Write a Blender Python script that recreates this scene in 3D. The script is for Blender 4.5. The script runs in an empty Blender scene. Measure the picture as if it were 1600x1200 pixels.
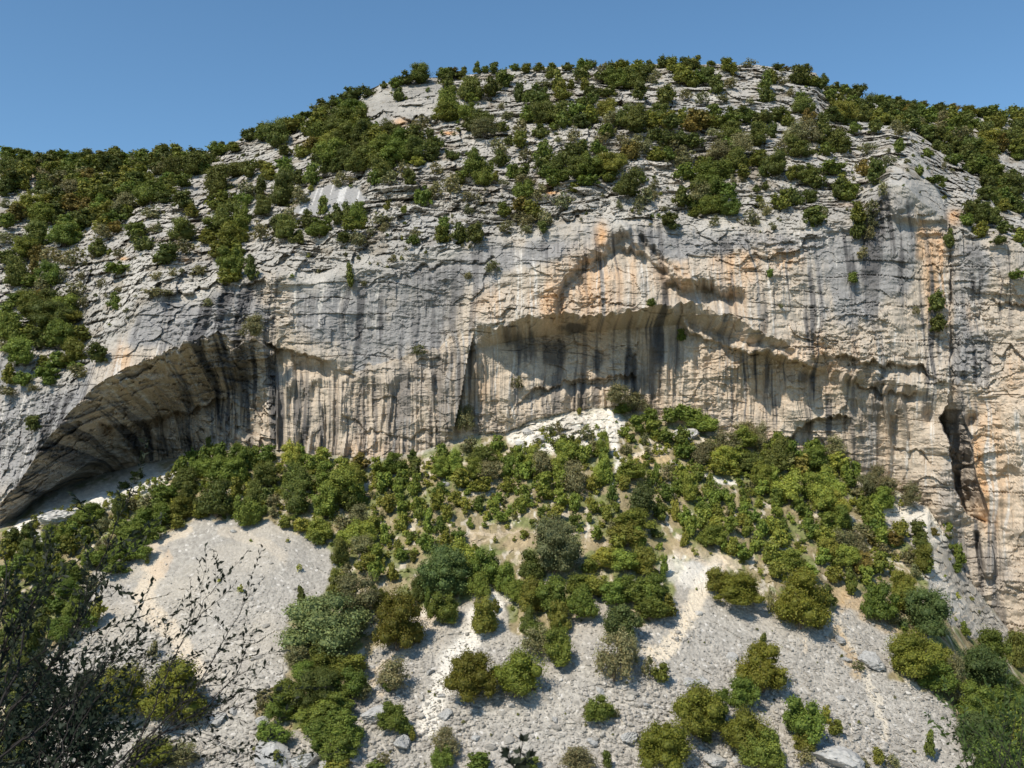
import bpy, math, random
import numpy as np
random.seed(7)
rng = np.random.default_rng(7)
sc = bpy.context.scene
C = sc.collection

# ---------------------------------------------------------------- camera, sky, sun, exposure
FPX = 1537.0                      # focal length in photo pixels (1600 wide)
PITCH = math.atan(120 / FPX)
cam_d = bpy.data.cameras.new('camera')
cam = bpy.data.objects.new('camera', cam_d); C.objects.link(cam)
cam_d.sensor_width = 36.0
cam_d.lens = 36.0 * FPX / 1600.0
cam_d.clip_start = 0.05
cam_d.clip_end = 5000
cam.location = (0, 0, 0)
cam.rotation_euler = (math.pi / 2 + PITCH, 0, 0)
cam_d.dof.use_dof = True
cam_d.dof.focus_distance = 150
cam_d.dof.aperture_fstop = 14
sc.camera = cam

SUN_EL = math.radians(50)
SUN_AZ = math.radians(38)         # to the left of straight behind the camera
sdir = np.array([-math.sin(SUN_AZ) * math.cos(SUN_EL), -math.cos(SUN_AZ) * math.cos(SUN_EL), math.sin(SUN_EL)])
w = bpy.data.worlds.new('World'); sc.world = w; w.use_nodes = True
nt = w.node_tree
bg = nt.nodes['Background']
sky = nt.nodes.new('ShaderNodeTexSky'); sky.sky_type = 'NISHITA'
sky.sun_disc = False
sky.sun_elevation = SUN_EL
sky.sun_rotation = math.atan2(sdir[0], sdir[1])
sky.altitude = 700; sky.air_density = 1.0; sky.dust_density = 0.25; sky.ozone_density = 3.2
hsv = nt.nodes.new('ShaderNodeHueSaturation'); hsv.inputs['Hue'].default_value = 0.492; hsv.inputs['Saturation'].default_value = 1.10
nt.links.new(sky.outputs[0], hsv.inputs['Color']); nt.links.new(hsv.outputs[0], bg.inputs[0])
bg.inputs[1].default_value = 0.125
sl = bpy.data.lights.new('sun', 'SUN'); sl.energy = 4.0; sl.angle = math.radians(0.5); sl.color = (1.0, 0.93, 0.82)
so = bpy.data.objects.new('sun', sl); C.objects.link(so)
from mathutils import Vector
so.rotation_euler = Vector(sdir).to_track_quat('Z', 'Y').to_euler()
sc.view_settings.view_transform = 'Standard'; sc.view_settings.look = 'None'
sc.view_settings.gamma = 1.0; sc.view_settings.use_curve_mapping = False
sc.view_settings.exposure = 0.26

# ---------------------------------------------------------------- helpers
def tag(o, label=None, cat=None, group=None, kind=None):
    if label: o['label'] = label
    if cat: o['category'] = cat
    if group: o['group'] = group
    if kind: o['kind'] = kind
    return o

cp, sp = math.cos(PITCH), math.sin(PITCH)
def rays(u, v):
    a = (np.asarray(u, float) - 800) / FPX; b = (600 - np.asarray(v, float)) / FPX
    dy = cp - b * sp
    return a / dy, (sp + b * cp) / dy          # x/Y , z/Y
def at(u, v, Y):
    rx, rz = rays(u, v)
    return np.stack([rx * Y, np.ones_like(rx) * Y, rz * Y], -1)

_tabs = {}
def _tab(seed):
    if seed not in _tabs:
        _tabs[seed] = np.random.default_rng(1000 + seed).random((256, 256)).astype(np.float32)
    return _tabs[seed]
def vn(x, y, seed=0):
    """smooth value noise, -1..1"""
    T = _tab(seed)
    xf = np.floor(x); yf = np.floor(y)
    fx = (x - xf).astype(np.float32); fy = (y - yf).astype(np.float32)
    xi = xf.astype(np.int32) & 255; yi = yf.astype(np.int32) & 255
    xj = (xi + 1) & 255; yj = (yi + 1) & 255
    fx = fx * fx * fx * (fx * (fx * 6 - 15) + 10); fy = fy * fy * fy * (fy * (fy * 6 - 15) + 10)
    a = T[yi, xi]; b = T[yi, xj]; c = T[yj, xi]; d = T[yj, xj]
    return ((a + (b - a) * fx) * (1 - fy) + (c + (d - c) * fx) * fy) * 2 - 1
def fbm(x, y, seed=0, octv=4, gain=0.5):
    s = 0; amp = 1; tot = 0
    for k in range(octv):
        s = s + amp * vn(x * 2 ** k + 17.3 * k, y * 2 ** k - 9.1 * k, seed + k); tot += amp; amp *= gain
    return s / tot
def ridged(x, y, seed=0, octv=3):
    s = 0; amp = 1; tot = 0
    for k in range(octv):
        s = s + amp * (1 - 2 * np.abs(vn(x * 2 ** k + 5.3 * k, y * 2 ** k + 3.7 * k, seed + k))); tot += amp; amp *= 0.5
    return s / tot
def hsh(i, j, seed):
    return _tab(seed)[j.astype(np.int32) & 255, i.astype(np.int32) & 255]
def voronoi(x, y, seed=0, jit=0.9):
    """F1 distance, F2 distance, dx, dy to the nearest point, cell ids"""
    xf = np.floor(x); yf = np.floor(y)
    best = np.full(x.shape, 9.0, np.float32); sec = best.copy()
    bi = xf.copy(); bj = yf.copy(); bx = np.zeros_like(best); by = np.zeros_like(best)
    for di in (-1, 0, 1):
        for dj in (-1, 0, 1):
            ci = xf + di; cj = yf + dj
            px = ci + 0.5 + jit * (hsh(ci, cj, seed) - 0.5); py = cj + 0.5 + jit * (hsh(ci, cj, seed + 1) - 0.5)
            dx = (x - px); dy = (y - py); d = dx * dx + dy * dy
            m = d < best
            sec = np.where(m, best, np.minimum(sec, d))
            best = np.where(m, d, best); bi = np.where(m, ci, bi); bj = np.where(m, cj, bj)
            bx = np.where(m, dx, bx); by = np.where(m, dy, by)
    return np.sqrt(best), np.sqrt(sec), bx, by, bi, bj
def facets(x, y, seed, tilt=0.8):
    """fractured-rock relief: every cell a tilted facet"""
    f1, f2, dx, dy, i, j = voronoi(x, y, seed)
    a = hsh(i, j, seed + 2) - 0.5
    return a + tilt * (dx * (hsh(i, j, seed + 3) - 0.5) * 2 + dy * (hsh(i, j, seed + 4) - 0.5) * 2), f2 - f1
def sstep(a, b, x):
    t = np.clip((x - a) / (b - a), 0, 1); return t * t * (3 - 2 * t)
def curve(pts, u):
    p = np.array(pts, float); return np.interp(u, p[:, 0], p[:, 1])
def inpoly(pts, u, v):
    r = np.zeros(u.shape, bool); n = len(pts)
    for k in range(n):
        (x1, y1), (x2, y2) = pts[k], pts[(k + 1) % n]
        if y1 == y2: continue
        c = ((y1 > v) != (y2 > v)) & (u < (x2 - x1) * (v - y1) / (y2 - y1) + x1)
        r ^= c
    return r
def polydist(pts, u, v):
    d = np.full(u.shape, 1e9)
    for (x1, y1), (x2, y2) in zip(pts[:-1], pts[1:]):
        L = (x2 - x1) ** 2 + (y2 - y1) ** 2
        t = np.clip(((u - x1) * (x2 - x1) + (v - y1) * (y2 - y1)) / L, 0, 1)
        d = np.minimum(d, (u - x1 - t * (x2 - x1)) ** 2 + (v - y1 - t * (y2 - y1)) ** 2)
    return np.sqrt(d)
def blob(u, v, u0, v0, ru, rv):
    return np.exp(-((u - u0) / ru) ** 2 - ((v - v0) / rv) ** 2)

# ---------------------------------------------------------------- the mountainside: control lines (where each edge runs, how far it is)
S = [(-300,262),(0,245),(60,246),(100,247),(180,246),(240,240),(300,236),(345,232),(365,222),(400,205),(430,200),(470,188),(510,168),(550,157),(580,140),(600,131),(660,121),(720,119),(800,109),(860,105),(930,104),(1000,101),(1060,98),(1100,101),(1180,102),(1240,108),(1275,112),(1290,134),(1340,153),(1380,163),(1440,168),(1500,176),(1560,182),(1600,188),(1900,240)]
T = [(-300,600),(0,560),(60,590),(110,600),(150,560),(200,505),(250,470),(330,452),(400,437),(440,432),(540,422),(640,402),(720,388),(800,378),(900,352),(980,348),(1060,352),(1150,357),(1280,352),(1340,345),(1390,282),(1420,292),(1450,320),(1480,345),(1530,372),(1600,380),(1900,420)]
L = [(-300,760),(0,790),(30,752),(60,703),(100,652),(140,610),(180,582),(240,556),(300,536),(340,526),(400,522),(420,540),(470,550),(510,558),(550,575),(620,560),(700,532),(740,520),(800,505),(860,492),(920,488),(1000,480),(1060,474),(1100,477),(1150,495),(1200,518),(1250,547),(1320,572),(1400,586),(1450,602),(1500,600),(1600,600),(1900,620)]
R = [(-300,800),(0,815),(60,775),(140,722),(240,662),(330,622),(400,590),(440,580),(510,600),(560,620),(700,565),(740,548),(800,532),(900,520),(1000,512),(1060,508),(1120,520),(1160,540),(1260,585),(1350,602),(1450,625),(1500,640),(1600,640),(1900,660)]
B = [(-300,880),(0,823),(30,805),(60,775),(130,748),(180,735),(240,722),(290,712),(330,702),(420,702),(500,712),(580,716),(650,706),(690,692),(740,682),(790,674),(830,657),(900,642),(960,634),(1000,642),(1060,662),(1130,678),(1200,694),(1280,712),(1340,738),(1400,765),(1450,792),(1480,840),(1510,900),(1560,965),(1600,1015),(1900,1150)]
YS = [(-300,255),(0,252),(365,242),(600,222),(900,220),(1200,220),(1290,224),(1600,246),(1900,265)]
YT = [(-300,174),(0,170),(110,162),(170,164),(300,167),(420,169),(600,168),(800,166),(1000,164),(1060,166),(1250,163),(1390,160),(1480,160),(1500,158),(1600,156),(1900,150)]
YL = [(-300,156),(0,158),(60,157),(140,158),(240,160),(330,162),(400,164.5),(420,166.5),(500,165),(560,167),(620,166),(700,165),(740,162.5),(800,160),(900,158.5),(1000,158),(1060,158),(1160,158),(1260,159),(1350,158.5),(1450,157.6),(1500,157.4),(1600,155.2),(1900,148)]
YR = [(-300,157),(0,160),(60,166),(140,175),(240,180),(330,175),(400,169.5),(440,168),(500,167),(560,167),(700,166.5),(740,166),(800,167.4),(900,167.4),(1000,167),(1060,165.8),(1160,164.5),(1260,163),(1350,161.5),(1450,158.2),(1500,157),(1600,154),(1900,146)]
YB = [(-300,150),(0,160),(60,176),(130,184),(200,185),(290,180),(350,171.5),(420,168),(500,166),(600,165),(700,165.5),(780,167.6),(900,168),(1000,167.6),(1100,165.8),(1200,165.5),(1300,164.5),(1400,164),(1480,158.5),(1560,156),(1600,153),(1900,140)]
P = [(-300,890),(0,836),(60,806),(130,788),(200,765),(270,741),(330,722),(420,722),(500,732),(580,736),(650,726),(690,712),(740,702),(790,694),(830,677),(900,662),(960,654),(1000,662),(1060,682),(1130,698),(1200,714),(1280,732),(1340,758),(1400,785),(1450,812),(1480,860),(1510,920),(1560,985),(1600,1035),(1900,1165)]
YP = [(-300,148),(0,156),(60,161),(130,163),(200,165),(270,168),(330,168),(420,164.5),(500,162.7),(600,161.7),(700,162.2),(780,163.4),(900,163.8),(1000,163.4),(1100,162.2),(1200,162.2),(1300,161.2),(1400,160.2),(1480,155),(1560,152.5),(1600,149.5),(1900,136)]
YE = [(-300,110),(0,112),(300,112),(600,108),(900,107),(1200,108),(1600,112),(1900,108)]

ucols = np.concatenate([np.arange(-420, -40, 6.0), np.arange(-40, 1641, 1.5), np.arange(1646, 2020, 6.0)])
NU = len(ucols)
wob = 3.0 * fbm(ucols / 38, ucols * 0 + 3.3, 40, 3)
kn_v = [curve(S, ucols) + 4 * fbm(ucols / 22, ucols * 0 + .7, 44, 3), curve(T, ucols) + 3 * wob, curve(L, ucols) + wob * 1.3 + (3.5 * vn(ucols / 9, ucols * 0, 41) + 7 * vn(ucols / 34, ucols * 0, 42) + 2.0 * vn(ucols / 4, ucols * 0, 43)) * sstep(150, 260, ucols),
        curve(R, ucols) + wob, curve(B, ucols) + wob, curve(P, ucols) + wob, np.full(NU, 1212.0), np.full(NU, 1430.0)]
for k in range(1, len(kn_v)):
    kn_v[k] = np.maximum(kn_v[k], kn_v[k - 1] + 2.5)
kn_Y = [curve(YS, ucols), curve(YT, ucols), curve(YL, ucols), curve(YR, ucols), curve(YB, ucols), curve(YP, ucols), curve(YE, ucols), curve(YE, ucols) - 22]
kn_r = [rays(ucols, kv)[1] for kv in kn_v]
rows_n = [260, 125, 60, 150, 18, 340, 24]       # rows in each band between two lines
vv = []; YY = []; zone = []
for k, n in enumerate(rows_n):
    t = (np.arange(n) / n)[:, None]
    v = kn_v[k] + (kn_v[k + 1] - kn_v[k]) * t
    r = rays(ucols[None, :], v)[1]
    if k == 0:        # hillside: straight in depth between crest and brow, slightly domed
        q = (r - kn_r[1]) / (kn_r[0] - kn_r[1])
        iy = 1 / kn_Y[1] + (1 / kn_Y[0] - 1 / kn_Y[1]) * q
        Y = 1 / iy
        Y = Y + 3.0 * np.sin(q * math.pi) * -1
    else:
        q = (r - kn_r[k]) / (kn_r[k + 1] - kn_r[k])
        Y = 1 / (1 / kn_Y[k] + (1 / kn_Y[k + 1] - 1 / kn_Y[k]) * q)
    vv.append(v); YY.append(Y); zone.append(np.full(v.shape, k, np.int8))
vv.append(kn_v[-1][None, :]); YY.append(kn_Y[-1][None, :]); zone.append(np.full((1, NU), 6, np.int8))
V = np.vstack(vv).astype(np.float32); Y0 = np.vstack(YY).astype(np.float32); Z = np.vstack(zone)
U = np.broadcast_to(ucols[None, :], V.shape).astype(np.float32)
NV = V.shape[0]
iS0 = 0; iT = rows_n[0]; iB = sum(rows_n[:4]); iP = sum(rows_n[:5])
# world coordinates of the smooth form, for the relief
RX, RZ = rays(U, V); RX = RX.astype(np.float32); RZ = RZ.astype(np.float32)
X = RX * Y0; ZZ = RZ * Y0
Tn = kn_v[1][None, :]; Ln = kn_v[2][None, :]; Bn = kn_v[4][None, :]
wl = sstep(-22, 12, V - Tn) * (1 - sstep(-4, 10, V - Bn))        # wall weight
tl = sstep(-4, 10, V - Bn)                                       # talus weight
hl = 1 - sstep(-22, 12, V - Tn)                                  # hillside weight

def undercut(D, pts, wid, A, onset=3.0):
    p = np.array(pts, float)
    c = np.interp(U, p[:, 0], p[:, 1]) + 5 * vn(U / 13, U * 0, 63) + 2.2 * vn(U / 7, U * 0, 61) + 3 * vn(U / 21, U * 0, 62) + 2.2 * vn(U / 3.5, V / 9, 64)
    ends = sstep(p[0, 0], p[0, 0] + 12, U) * (1 - sstep(p[-1, 0] - 12, p[-1, 0], U))
    t = V - c
    A = A * (0.85 + 0.35 * vn(U / 14, U * 0 + p[0, 0], 68))
    D += A * ends * sstep(-onset, 0.6, t) * np.clip(1 - t / wid, 0, 1)

D = np.zeros_like(Y0)
# --- hillside: beds of limestone stepping back
u_, z_ = X, ZZ + 0.05 * X + 2.2 * fbm(X / 30, ZZ / 24, 3, 3)
hw = hl * (0.30 + 0.70 * sstep(-0.35, 0.35, fbm(X / 18, ZZ / 9, 9, 3)))
for h, A, bw, sd, uc in ((6.5, 3.0, 10.0, 11, .3), (2.9, 1.5, 4.6, 12, .3), (1.15, 0.30, 2.6, 13, .1)):
    zz = z_ / h + 0.75 * fbm(X / (5 * h), ZZ / (4 * h), sd, 3) + 0.35 * (hsh(np.floor(X / (bw * 1.7)), np.floor(ZZ / (h * 3)), sd + 8) - .5)
    b = np.floor(zz); f = zz - b
    blk = np.floor(X / bw + 3 * hsh(b, b * 0 + 5, sd) + 0.6 * vn(X / bw, ZZ / h, sd + 20))
    off = hsh(blk, b, sd + 3) - 0.5
    on = sstep(0.15, 0.55, hsh(blk, b, sd + 5)) 
    D += hw * (-(f ** 0.8 - 0.5) * A * (0.35 + 0.65 * on) + off * A * 0.9 + uc * A * (f < 0.12) * on)
fc, e = facets(X / 5.5 + .5 * vn(X / 3, ZZ / 3, 72), ZZ / 2.6, 73); D += hl * fc * 1.7
fc, e = facets(X / 2.3 + .5 * vn(X / 1.3, ZZ / 1.3, 74), ZZ / 1.5, 71); D += hl * fc * 1.0
fc, e = facets(X / 0.9 + .4 * vn(X / .6, ZZ / .6, 75), ZZ / 0.7, 81); D += hl * (fc * 0.60 + 0.10 * (e < 0.06))
D += hl * (1.6 * fbm(X / 14, ZZ / 9, 5, 4) + 0.45 * ridged(X / 1.8, ZZ / 1.3, 86, 3))
# smoother outcrops: the small summit cliff, the grey slab, the nose of the right tower
knob = inpoly([(568,152),(600,131),(650,124),(694,122),(690,184),(640,190),(604,200),(578,196)], U + 4 * vn(V / 9, U / 9, 311), V).astype(np.float32)
slab0 = inpoly([(455,330),(490,295),(520,287),(560,290),(572,312),(560,330),(520,330),(480,340)], U, V).astype(np.float32)
nose = inpoly([(1382,300),(1395,262),(1430,236),(1450,262),(1470,310),(1480,345),(1400,345)], U, V).astype(np.float32)
for m_ in (knob, slab0, nose):
    for _ in range(3): m_[1:-1, 1:-1] = (m_[1:-1, 1:-1] * 2 + m_[:-2, 1:-1] + m_[2:, 1:-1] + m_[1:-1, :-2] + m_[1:-1, 2:]) / 6
D *= 1 - np.clip(0.62 * knob + 0.85 * slab0 + 0.6 * nose, 0, .9)
D -= 2.6 * knob + 1.0 * nose
# --- wall
inner = sstep(-0.15, 1.0, (V - kn_v[2][None, :]) / np.maximum(kn_v[3] - kn_v[2], 8)[None, :])
under = ((V > kn_v[2][None, :]) & (V < kn_v[4][None, :]))
flz = np.clip(0.20 + 0.9 * (blob(U, V, 420, 640, 70, 90) + blob(U, V, 720, 590, 60, 90) + 1.3 * blob(U, V, 900, 612, 100, 32) + blob(U, V, 540, 640, 70, 70)
      + blob(U, V, 1040, 560, 60, 80) + blob(U, V, 1340, 620, 90, 70) + blob(U, V, 240, 620, 120, 90) + blob(U, V, 620, 660, 80, 60) + 0.5 * blob(U, V, 1180, 600, 70, 60)), 0, 1) * np.where(V < kn_v[2][None, :], 0.45, 0.25 + 0.75 * inner)
xs = X + 0.35 * vn(X / 3, ZZ / 5, 16) + 0.22 * (ZZ - 6) * blob(U, V, 1330, 630, 110, 90) - 0.10 * (ZZ - 6) * blob(U, V, 860, 610, 70, 60) + 0.30 * (ZZ - 8) * blob(U, V, 230, 620, 140, 110)
fl = ridged(xs / 1.9, ZZ / 24, 21, 3)
fl2 = ridged(xs / 0.75, ZZ / 13, 25, 2)
D -= wl * flz * (1.15 * fl * (0.55 + 0.6 * vn(X / 5, ZZ / 6, 28)) + 0.50 * fl2)
D += wl * (1.6 * fbm(X / 15, ZZ / 11, 6, 3) + 0.55 * fbm(X / 3.6, ZZ / 2.6, 8, 3))
colm = np.clip(ridged(xs / 3.0, ZZ / 34, 270, 2) - 0.42, 0, 1) * 3.2 * sstep(-.3, .2, vn(X / 7, ZZ / 9, 274))
D -= under * inner * np.clip(flz * 1.3, 0, 1) * colm * 1.3
rgh = (1 - 0.65 * flz) * (0.45 + 0.75 * sstep(-.3, .4, fbm(X / 11, ZZ / 8, 88, 2))) * 0.85 * (1 - 0.5 * blob(U, V, 1575, 700, 75, 190)) * (1 - 0.6 * blob(U, V, 600, 470, 110, 60)) * (1 - 0.6 * blob(U, V, 1325, 440, 60, 80)) * (1 - 0.4 * blob(U, V, 1420, 340, 60, 60))
D += under * inner * 1.6 * fbm(X / 8, ZZ / 10, 89, 3)
fc, e = facets(X / 5.2 + .5 * vn(X / 3, ZZ / 3, 92), ZZ / 3.4 + .5 * vn(X / 2.5, ZZ / 3, 94), 91); D += wl * rgh * fc * 1.15
fc, e = facets(X / 1.9 + .5 * vn(X / 1.1, ZZ / 1.1, 96), ZZ / 1.1, 95); D += wl * rgh * fc * 0.62
fc, e = facets(X / 0.75 + .5 * vn(X / .5, ZZ / .5, 102), ZZ / 0.5, 101); D += wl * rgh * fc * 0.32
D -= wl * rgh * 0.45 * ridged(X / 1.5, ZZ / 0.9, 104, 3)
zb = (ZZ + 0.06 * X + 1.2 * fbm(X / 12, ZZ / 8, 33, 2)) / 2.6
bb = np.floor(zb); ff = zb - bb
D += wl * (1 - 0.7 * flz) * ((hsh(bb, np.floor(X / 7 + 9 * hsh(bb, bb * 0, 35)), 36) - 0.5) * 0.5 + 0.35 * (ff < 0.05) * (vn(X / 6, bb * 3.1, 37) > 0.3))
roof = under * (1 - sstep(1.0, 1.5, inner)) * (U < 430)
D += roof * (1.5 * facets(X / 3.4 + .5 * vn(X / 2, Y0 / 2, 300), (ZZ - 0.5 * Y0) / 2.0, 301)[0] + 0.7 * facets(X / 1.3, (ZZ - 0.5 * Y0) / 0.8, 305)[0])
# upper arch above the middle of the big cave, grooves and ledges
undercut(D, [(865,470),(900,430),(935,402),(965,383),(985,372),(1003,380),(1030,412),(1055,440),(1090,458),(1140,466),(1170,470)], 90, 2.8, 22)
undercut(D, [(922,410),(950,398),(985,396),(1015,408)], 40, 2.6, 11)
cb = np.interp(U, [1050, 1070, 1100, 1150, 1200, 1250, 1290], [500, 512, 529, 546, 553, 568, 578]) + 4 * vn(U / 12, U * 0, 290) + 2 * vn(U / 5, U * 0, 291)
tb = V - cb
D -= 4.2 * (0.6 + 0.6 * vn(U / 16, U * 0, 292)) * sstep(-16, -3, tb) * (1 - sstep(-1, 3, tb)) * sstep(1062, 1080, U) * (1 - sstep(1240, 1290, U))
undercut(D, [(1330,600),(1380,612),(1440,618)], 16, 1.5)
undercut(D, [(1035,446),(1080,460),(1150,468)], 36, 2.8, 12)
D -= 1.4 * (1 - sstep(2, 8, polydist([(975,352),(990,372),(1025,408),(1058,432),(1085,440)], U, V + 2 * vn(U / 5, V / 5, 65))))
undercut(D, [(410,541),(450,548),(500,556),(520,575)], 28, 3.0)
undercut(D, [(525,585),(560,592)], 14, 1.0)
undercut(D, [(800,640),(830,612),(870,598),(930,592),(1000,588)], 22, 1.8)
undercut(D, [(880,600),(960,596),(1000,590)], 18, 1.2)
undercut(D, [(1225,690),(1260,668),(1300,652),(1332,660)], 55, 3.8)
undercut(D, [(1300,560),(1360,566),(1440,575),(1465,590)], 26, 2.6)
undercut(D, [(640,425),(700,410),(760,414),(780,405)], 9, 1.0)
undercut(D, [(570,195),(600,178),(640,186),(692,186)], 12, 2.2)
undercut(D, [(690,268),(760,262),(800,250)], 7, 1.0)
undercut(D, [(1385,283),(1410,276),(1440,286)], 7, 1.4)
undercut(D, [(250,470),(300,455),(330,450),(420,440)], 40, 2.6)
undercut(D, [(530,655),(570,665),(600,680),(640,684),(690,668)], 10, 0.9)
undercut(D, [(1390,700),(1430,705),(1460,720)], 15, 1.0)
undercut(D, [(1540,470),(1580,474),(1640,476)], 14, 1.4)
undercut(D, [(150,660),(200,668),(260,655),(330,632),(360,625)], 34, 5.0)
D -= 4.0 * blob(U, V, 1415, 300, 36, 42) * 0.6
D -= 1.6 * blob(U, V, 630, 155, 60, 30)
D -= 1.8 * blob(U, V, 770, 617, 30, 26)
D += 2.2 * blob(U, V, 470, 575, 45, 14)
# tufa pillar left of the big cave: proud, with a sharp right edge
pe = curve([(520,742),(545,733),(600,722),(650,712),(700,700)], V) if False else np.interp(V, [500, 530, 560, 600, 650, 700], [745, 738, 731, 724, 714, 702])
pil = sstep(40, 10, pe - U) if False else np.clip(1 - (pe - U) / 48, 0, 1) * (U <= pe)
D -= 3.4 * pil * sstep(515, 545, V) * (1 - sstep(640, 700, V))
# flute column right of cave centre
pe2 = np.interp(V, [490, 560, 620, 650], [1012, 1030, 1052, 1060])
D -= 2.0 * np.clip(1 - np.abs(U - pe2) / 34, 0, 1) * sstep(490, 520, V) * (1 - sstep(640, 665, V))
# fissure and right-hand pillar
ed = np.interp(V, [335, 380, 500, 600, 632, 652, 672, 691, 726, 754, 787, 803, 822], [1481, 1483, 1484, 1484, 1483, 1466, 1474, 1483, 1488, 1490, 1504, 1513, 1546]) + 2.0 * vn(V / 12, V * 0, 77) + 1.2 * vn(V / 4, V * 0, 78)
re_ = np.interp(V, [335, 380, 500, 600, 646, 682, 707, 740, 773, 803, 822], [1485, 1488, 1491, 1495, 1504, 1517, 1520, 1523, 1535, 1543, 1550]) + 2.0 * vn(V / 11, V * 0, 79)
_wv = 2.5 * vn(V / 17, V * 0, 295) * (V < 640)
re_ = re_ + _wv
Af = (0.55 + 0.45 * sstep(-.4, .3, vn(V / 26, V * 0, 296)) * (V < 640) + 0.45 * (V >= 640)) * np.interp(V, [335, 350, 628, 660, 780, 815, 823], [0.0, 1.3, 1.8, 7.5, 9.5, 6.0, 0.0])
D += Af * sstep(-0.8, 0.8, U - ed) * (1 - sstep(-0.8, 0.8, U - re_)) * (0.35 + 0.75 * np.clip((re_ - U) / np.maximum(re_ - ed, 4), 0, 1)) * (1 + .25 * fbm(X / 1.5, ZZ / 3, 320, 3))
ed2 = np.interp(V, [830, 850, 900], [1526, 1528, 1536])
D += 1.6 * np.exp(-((U - ed2) / 3.5) ** 2) * sstep(828, 836, V) * (1 - sstep(885, 900, V))
D -= 1.8 * blob(U, V, 1478, 740, 16, 90) + 2.6 * blob(U, V, 1445, 740, 36, 100)
D += 3.5 * blob(U, V, 1518, 658, 9, 12) + 3.0 * blob(U, V, 1452, 650, 10, 16)
edb = np.interp(U, [1494, 1505, 1530, 1900], [560, 520, 514, 517]) + 1.5 * vn(U / 9, U * 0, 5)
D -= 2.0 * sstep(-1.2, 1.2, V - edb) * np.clip(1 - (V - edb) / 230, 0, 1) * sstep(1493, 1503, U)
# rounded flake leaning at the foot of the right wall
fk = (((U - 1542 - (V - 875) * 0.12) / 13) ** 2 + ((V - 870) / 34) ** 2)
D -= 1.3 * (1 - sstep(0.8, 1.05, fk))
# near rock dome on the right in front of the wooded slope behind
de = np.interp(U, [1300, 1315, 1400, 1440, 1490, 1530, 1560, 1640], [175, 186, 200, 214, 250, 286, 330, 372])
D += 9.0 * sstep(1.2, -1.2, V - de) * sstep(1305, 1325, U) * np.clip((V - kn_v[0][None, :]) / 25, 0, 1) if False else 9.0 * (1 - sstep(-1.2, 1.2, V - de)) * sstep(1305, 1325, U)
# --- talus and scree
SCREE = [[(100,985),(135,905),(200,855),(262,830),(310,812),(400,812),(460,828),(520,862),(525,890),(505,930),(465,950),(442,1000),(452,1060),(400,1090),(405,1150),(380,1215),(60,1215),(40,1100)],
 [(300,1440),(380,1210),(400,1130),(520,1150),(545,1060),(590,1010),(660,965),(700,950),(745,935),(790,935),(800,985),(870,1010),(890,960),(915,925),(945,940),(1000,975),(1045,965),(1055,905),(1085,872),(1120,878),(1150,925),(1205,950),(1240,980),(1300,960),(1330,925),(1370,950),(1400,985),(1392,1060),(1470,1090),(1500,1130),(1540,1215),(1600,1440)],
 [(1380,800),(1440,790),(1480,830),(1510,900),(1590,1000),(1560,1010),(1500,990),(1450,930),(1445,870),(1400,840)]]
uw = U + 9 * fbm(U / 16, V / 12, 51, 3); vw = V + 7 * fbm(U / 14, V / 11, 55, 3)
scr = np.zeros(U.shape, bool)
for pl in SCREE: scr |= inpoly(pl, uw, vw)
scr = scr.astype(np.float32)
for _ in range(3):
    scr[1:-1, 1:-1] = (scr[1:-1, 1:-1] * 2 + scr[:-2, 1:-1] + scr[2:, 1:-1] + scr[1:-1, :-2] + scr[1:-1, 2:]) / 6
sx = X; sy = Y0 * 1.2
D += tl * (1.3 * fbm(X / 17, Y0 / 20, 64, 3))
D -= tl * 3.0 * blob(U, V, 340, 880, 110, 70)
size = 1.1 - 0.45 * sstep(1150, 850, V)
f1, f2, dx, dy, ci, cj = voronoi(sx / 0.52 + 0.3 * vn(sx / 2, sy / 2, 4), sy / 0.52, 110)
st = hsh(ci, cj, 112); big = (st > 0.35) * (0.4 + st)
low = sstep(840, 1120, V)
stone = np.clip(1 - (f1 / 0.62) ** 2, 0, 1)
D -= tl * scr * (0.07 + 0.24 * low * sstep(-.5, .4, vn(sx / 7, sy / 9, 275))) * big * (stone + dx * (hsh(ci, cj, 114) - .5) + dy * (hsh(ci, cj, 115) - .5))
f1b, f2b, dxb, dyb, cib, cjb = voronoi(sx / 0.36, sy / 0.36, 116)
D -= tl * scr * 0.08 * np.clip(1 - (f1b / 0.65) ** 2, 0, 1) * (0.3 + hsh(cib, cjb, 118))
fc3, e3 = facets(sx / 3.2, sy / 2.6, 120); D += tl * scr * 0.18 * fc3
D += tl * (1 - scr) * (0.55 * fbm(sx / 2.2, sy / 2.2, 66, 4) + 0.22 * facets(sx / 0.8, sy / 0.8, 67)[0])
D += tl * (1 - scr) * 0.7 * vn(sx / 2.6, sy / 16, 69) * sstep(700, 800, V)
D += tl * blob(U, V, 885, 672, 100, 26) * (1.3 * facets(X / 2.2, Y0 / 2.0 + ZZ, 280)[0] + .5 * facets(X / 0.8, Y0 / .8 + ZZ, 284)[0])
# bedrock ramps at the lower right foot of the wall
rk3 = inpoly(SCREE[2], uw, vw).astype(np.float32)
fc4, e4 = facets(sx / 2.2, ZZ / 0.8, 130); D += rk3 * (0.8 * fc4)
keep = sstep(1212, 1212.5, V)
Yf = Y0 + D * (1 - 0.0 * keep)
print('relief ready', Yf.shape)

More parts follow.
